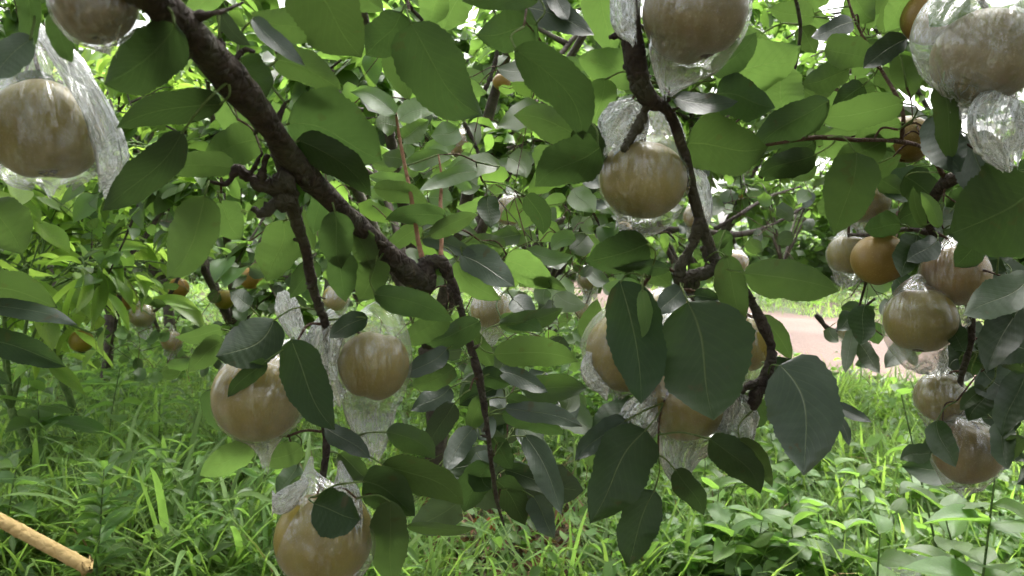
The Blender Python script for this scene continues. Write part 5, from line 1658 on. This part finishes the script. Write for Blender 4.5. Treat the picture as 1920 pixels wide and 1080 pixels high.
for i, (x, y, d, L, lab) in enumerate([(195, 880, 1.85, .085, 'upright feathery weed with many narrow leaves among the grass'), (225, 690, 2.6, .18, 'weed with long pale lance leaves at the left'),
                                       (70, 730, 2.5, .15, 'dark leaved weed above the bamboo pole'), (30, 880, 2.0, .12, 'broad leaved weed at the left edge above the bamboo pole'),
                                       (300, 740, 2.9, .12, 'mid green weed left of the lowest small pear'), (60, 660, 2.9, .18, 'weed under the dark leaf at the left edge'),
                                       (130, 850, 2.3, .10, 'low weed right behind the bamboo pole'), (340, 800, 2.6, .10, 'weed behind the arching grass left of the cluster')]):
    plant('weed_plant', (x, y), d, None, 18 if i == 0 else 7, L, LANC if i in (0, 1, 4, 5) else TEMPL, 'weed', lab, LG, 350 + i, opp=3 if i == 0 else 2, lift=.6 if i == 0 else .25, lean=(.03, .02))


def grass_clump(px, py, nb, seed, label, group, hmin=.18, hmax=.42, wmin=.008, wmax=.017, mat='blade'):
    rs = np.random.RandomState(seed)
    p = G(px, py)
    foot = np.array([p.x, p.y, float(ground_z(p.x, p.y))])
    o = empty('grass_clump', foot)
    tag(o, label, 'grass', group)
    for i in range(nb):
        v, q, u = blades(foot[None] + np.array([[rs.normal(0, .03), rs.normal(0, .03), 0]]), rs, hmin, hmax, wmin, wmax, 9, .45)
        # crease each ribbon along its middle: give it a third row of points
        v = v.reshape(-1, 2, 3)
        m = (v[:, 0] + v[:, 1]) / 2 - np.array([0, 0, 1]) * np.linalg.norm(v[:, 0] - v[:, 1], axis=1)[:, None] * .22
        vv = np.stack([v[:, 0], m, v[:, 1]], 1)
        uv = np.stack(np.broadcast_arrays(np.array([.15, .5, .85])[None, :], np.linspace(0, 1, len(vv))[:, None]), -1)
        link('blade', quadmesh('blade', vv.reshape(-1, 3) - foot, grid_quads(len(vv), 3), uv, M[mat]), o, foot)


GG = 'arching grass clumps at the lower left'
for i, (x, y, nb) in enumerate(sorted([(215, 1075, 9), (262, 1010, 9), (300, 1090, 10), (335, 985, 9), (385, 1060, 10), (430, 1100, 9), (470, 1010, 8), (150, 1020, 8), (240, 940, 8), (370, 920, 8), (520, 1110, 7), (440, 930, 7), (90, 990, 7), (290, 880, 7), (190, 900, 7), (410, 860, 7)])):
    grass_clump(x, y + 20, nb + 5, 400 + i, ORD[i] + ' arching grass clump from the left edge, left of the bottom pear', GG, .24, .54, .011, .023)
GR = 'thin grass clumps along the bottom'
for i, (x, y, nb) in enumerate(sorted([(790, 1080, 10), (850, 1110, 9), (930, 1120, 10), (1010, 1080, 10), (1070, 1110, 9), (1130, 1040, 9), (1150, 920, 8), (1060, 960, 8), (1330, 1110, 8), (1570, 1120, 8), (1210, 1110, 8)])):
    grass_clump(x, y + 20, nb, 430 + i, ORD[i] + ' thin grass clump along the bottom, counted rightwards from the bottom pear', GR, .18, .42, .006, .011)

# bamboo pole lying at the lower left
def bamboo():
    a, b = P(-60, 943, 1.62), P(165, 1064, 1.60)
    foot = (a + b) / 2
    pts, rad = [], []
    for s in np.linspace(-.6, 1, 60):
        q = a.lerp(b, s)
        ph = (s * 2.3) % 1.0
        node = math.exp(-(min(ph, 1 - ph) / .03) ** 2)
        pts.append(tuple(q)); rad.append(.0136 * (1 + .13 * node))
    v, q, u = tube_arrays(pts, rad, 60, 16, .02, 3, smooth=False)
    vv = v.reshape(-1, 16, 3)
    rs = np.random.RandomState(2)
    vv[-2:] += rs.normal(0, .006, vv[-2:].shape)           # splintered end
    o = link('bamboo_pole', quadmesh('bamboo', v - np.array(foot), q, u, M['bamboo']), None, foot)
    tag(o, 'pale dry bamboo pole with a broken end lying in the lower left corner', 'pole')


bamboo()

# fallen orange leaf and scraps of film
def fallen(px, py, d, L, mat, label, seed):
    p = G(px, py)
    v, q, u = leaf_template(12, 7, .9, -.25, None, .6, seed)
    v = v * L
    v[:, 2] += .012 * np.sin(v[:, 1] / L * 9)
    o = link('fallen_leaf', quadmesh('fallen_leaf', v, q, u, M[mat]), None, (p.x, p.y, p.z + .03))
    o.rotation_euler = (.1, .35, 1.75)
    tag(o, label, 'leaf')


fallen(930, 1018, 0, .075, 'orange_leaf', 'curled orange dead leaf on the ground at the bottom centre', 3)


def scrap(rows, d, label, seed):
    v, q, u = film_arrays(rows, d, seed, 40, 40, .2)
    c = v.mean(0)
    o = link('plastic_scrap', quadmesh('plastic_scrap', v - c, q, u, M['film_milky']), None, c)
    tag(o, label, 'plastic', 'scraps of plastic film')


scrap([(1708, 1040, 4, .5), (1715, 1052, 18, .4), (1700, 1068, 34, .4), (1690, 1085, 40, .3)], 1.75, 'crumpled white plastic scrap in the weeds at the bottom right', 1)
scrap([(208, 138, 4, .5), (225, 146, 16, .4), (240, 158, 10, .3), (248, 165, 3, .3)], .9, 'small white plastic scrap shining left of the thick limb', 2)
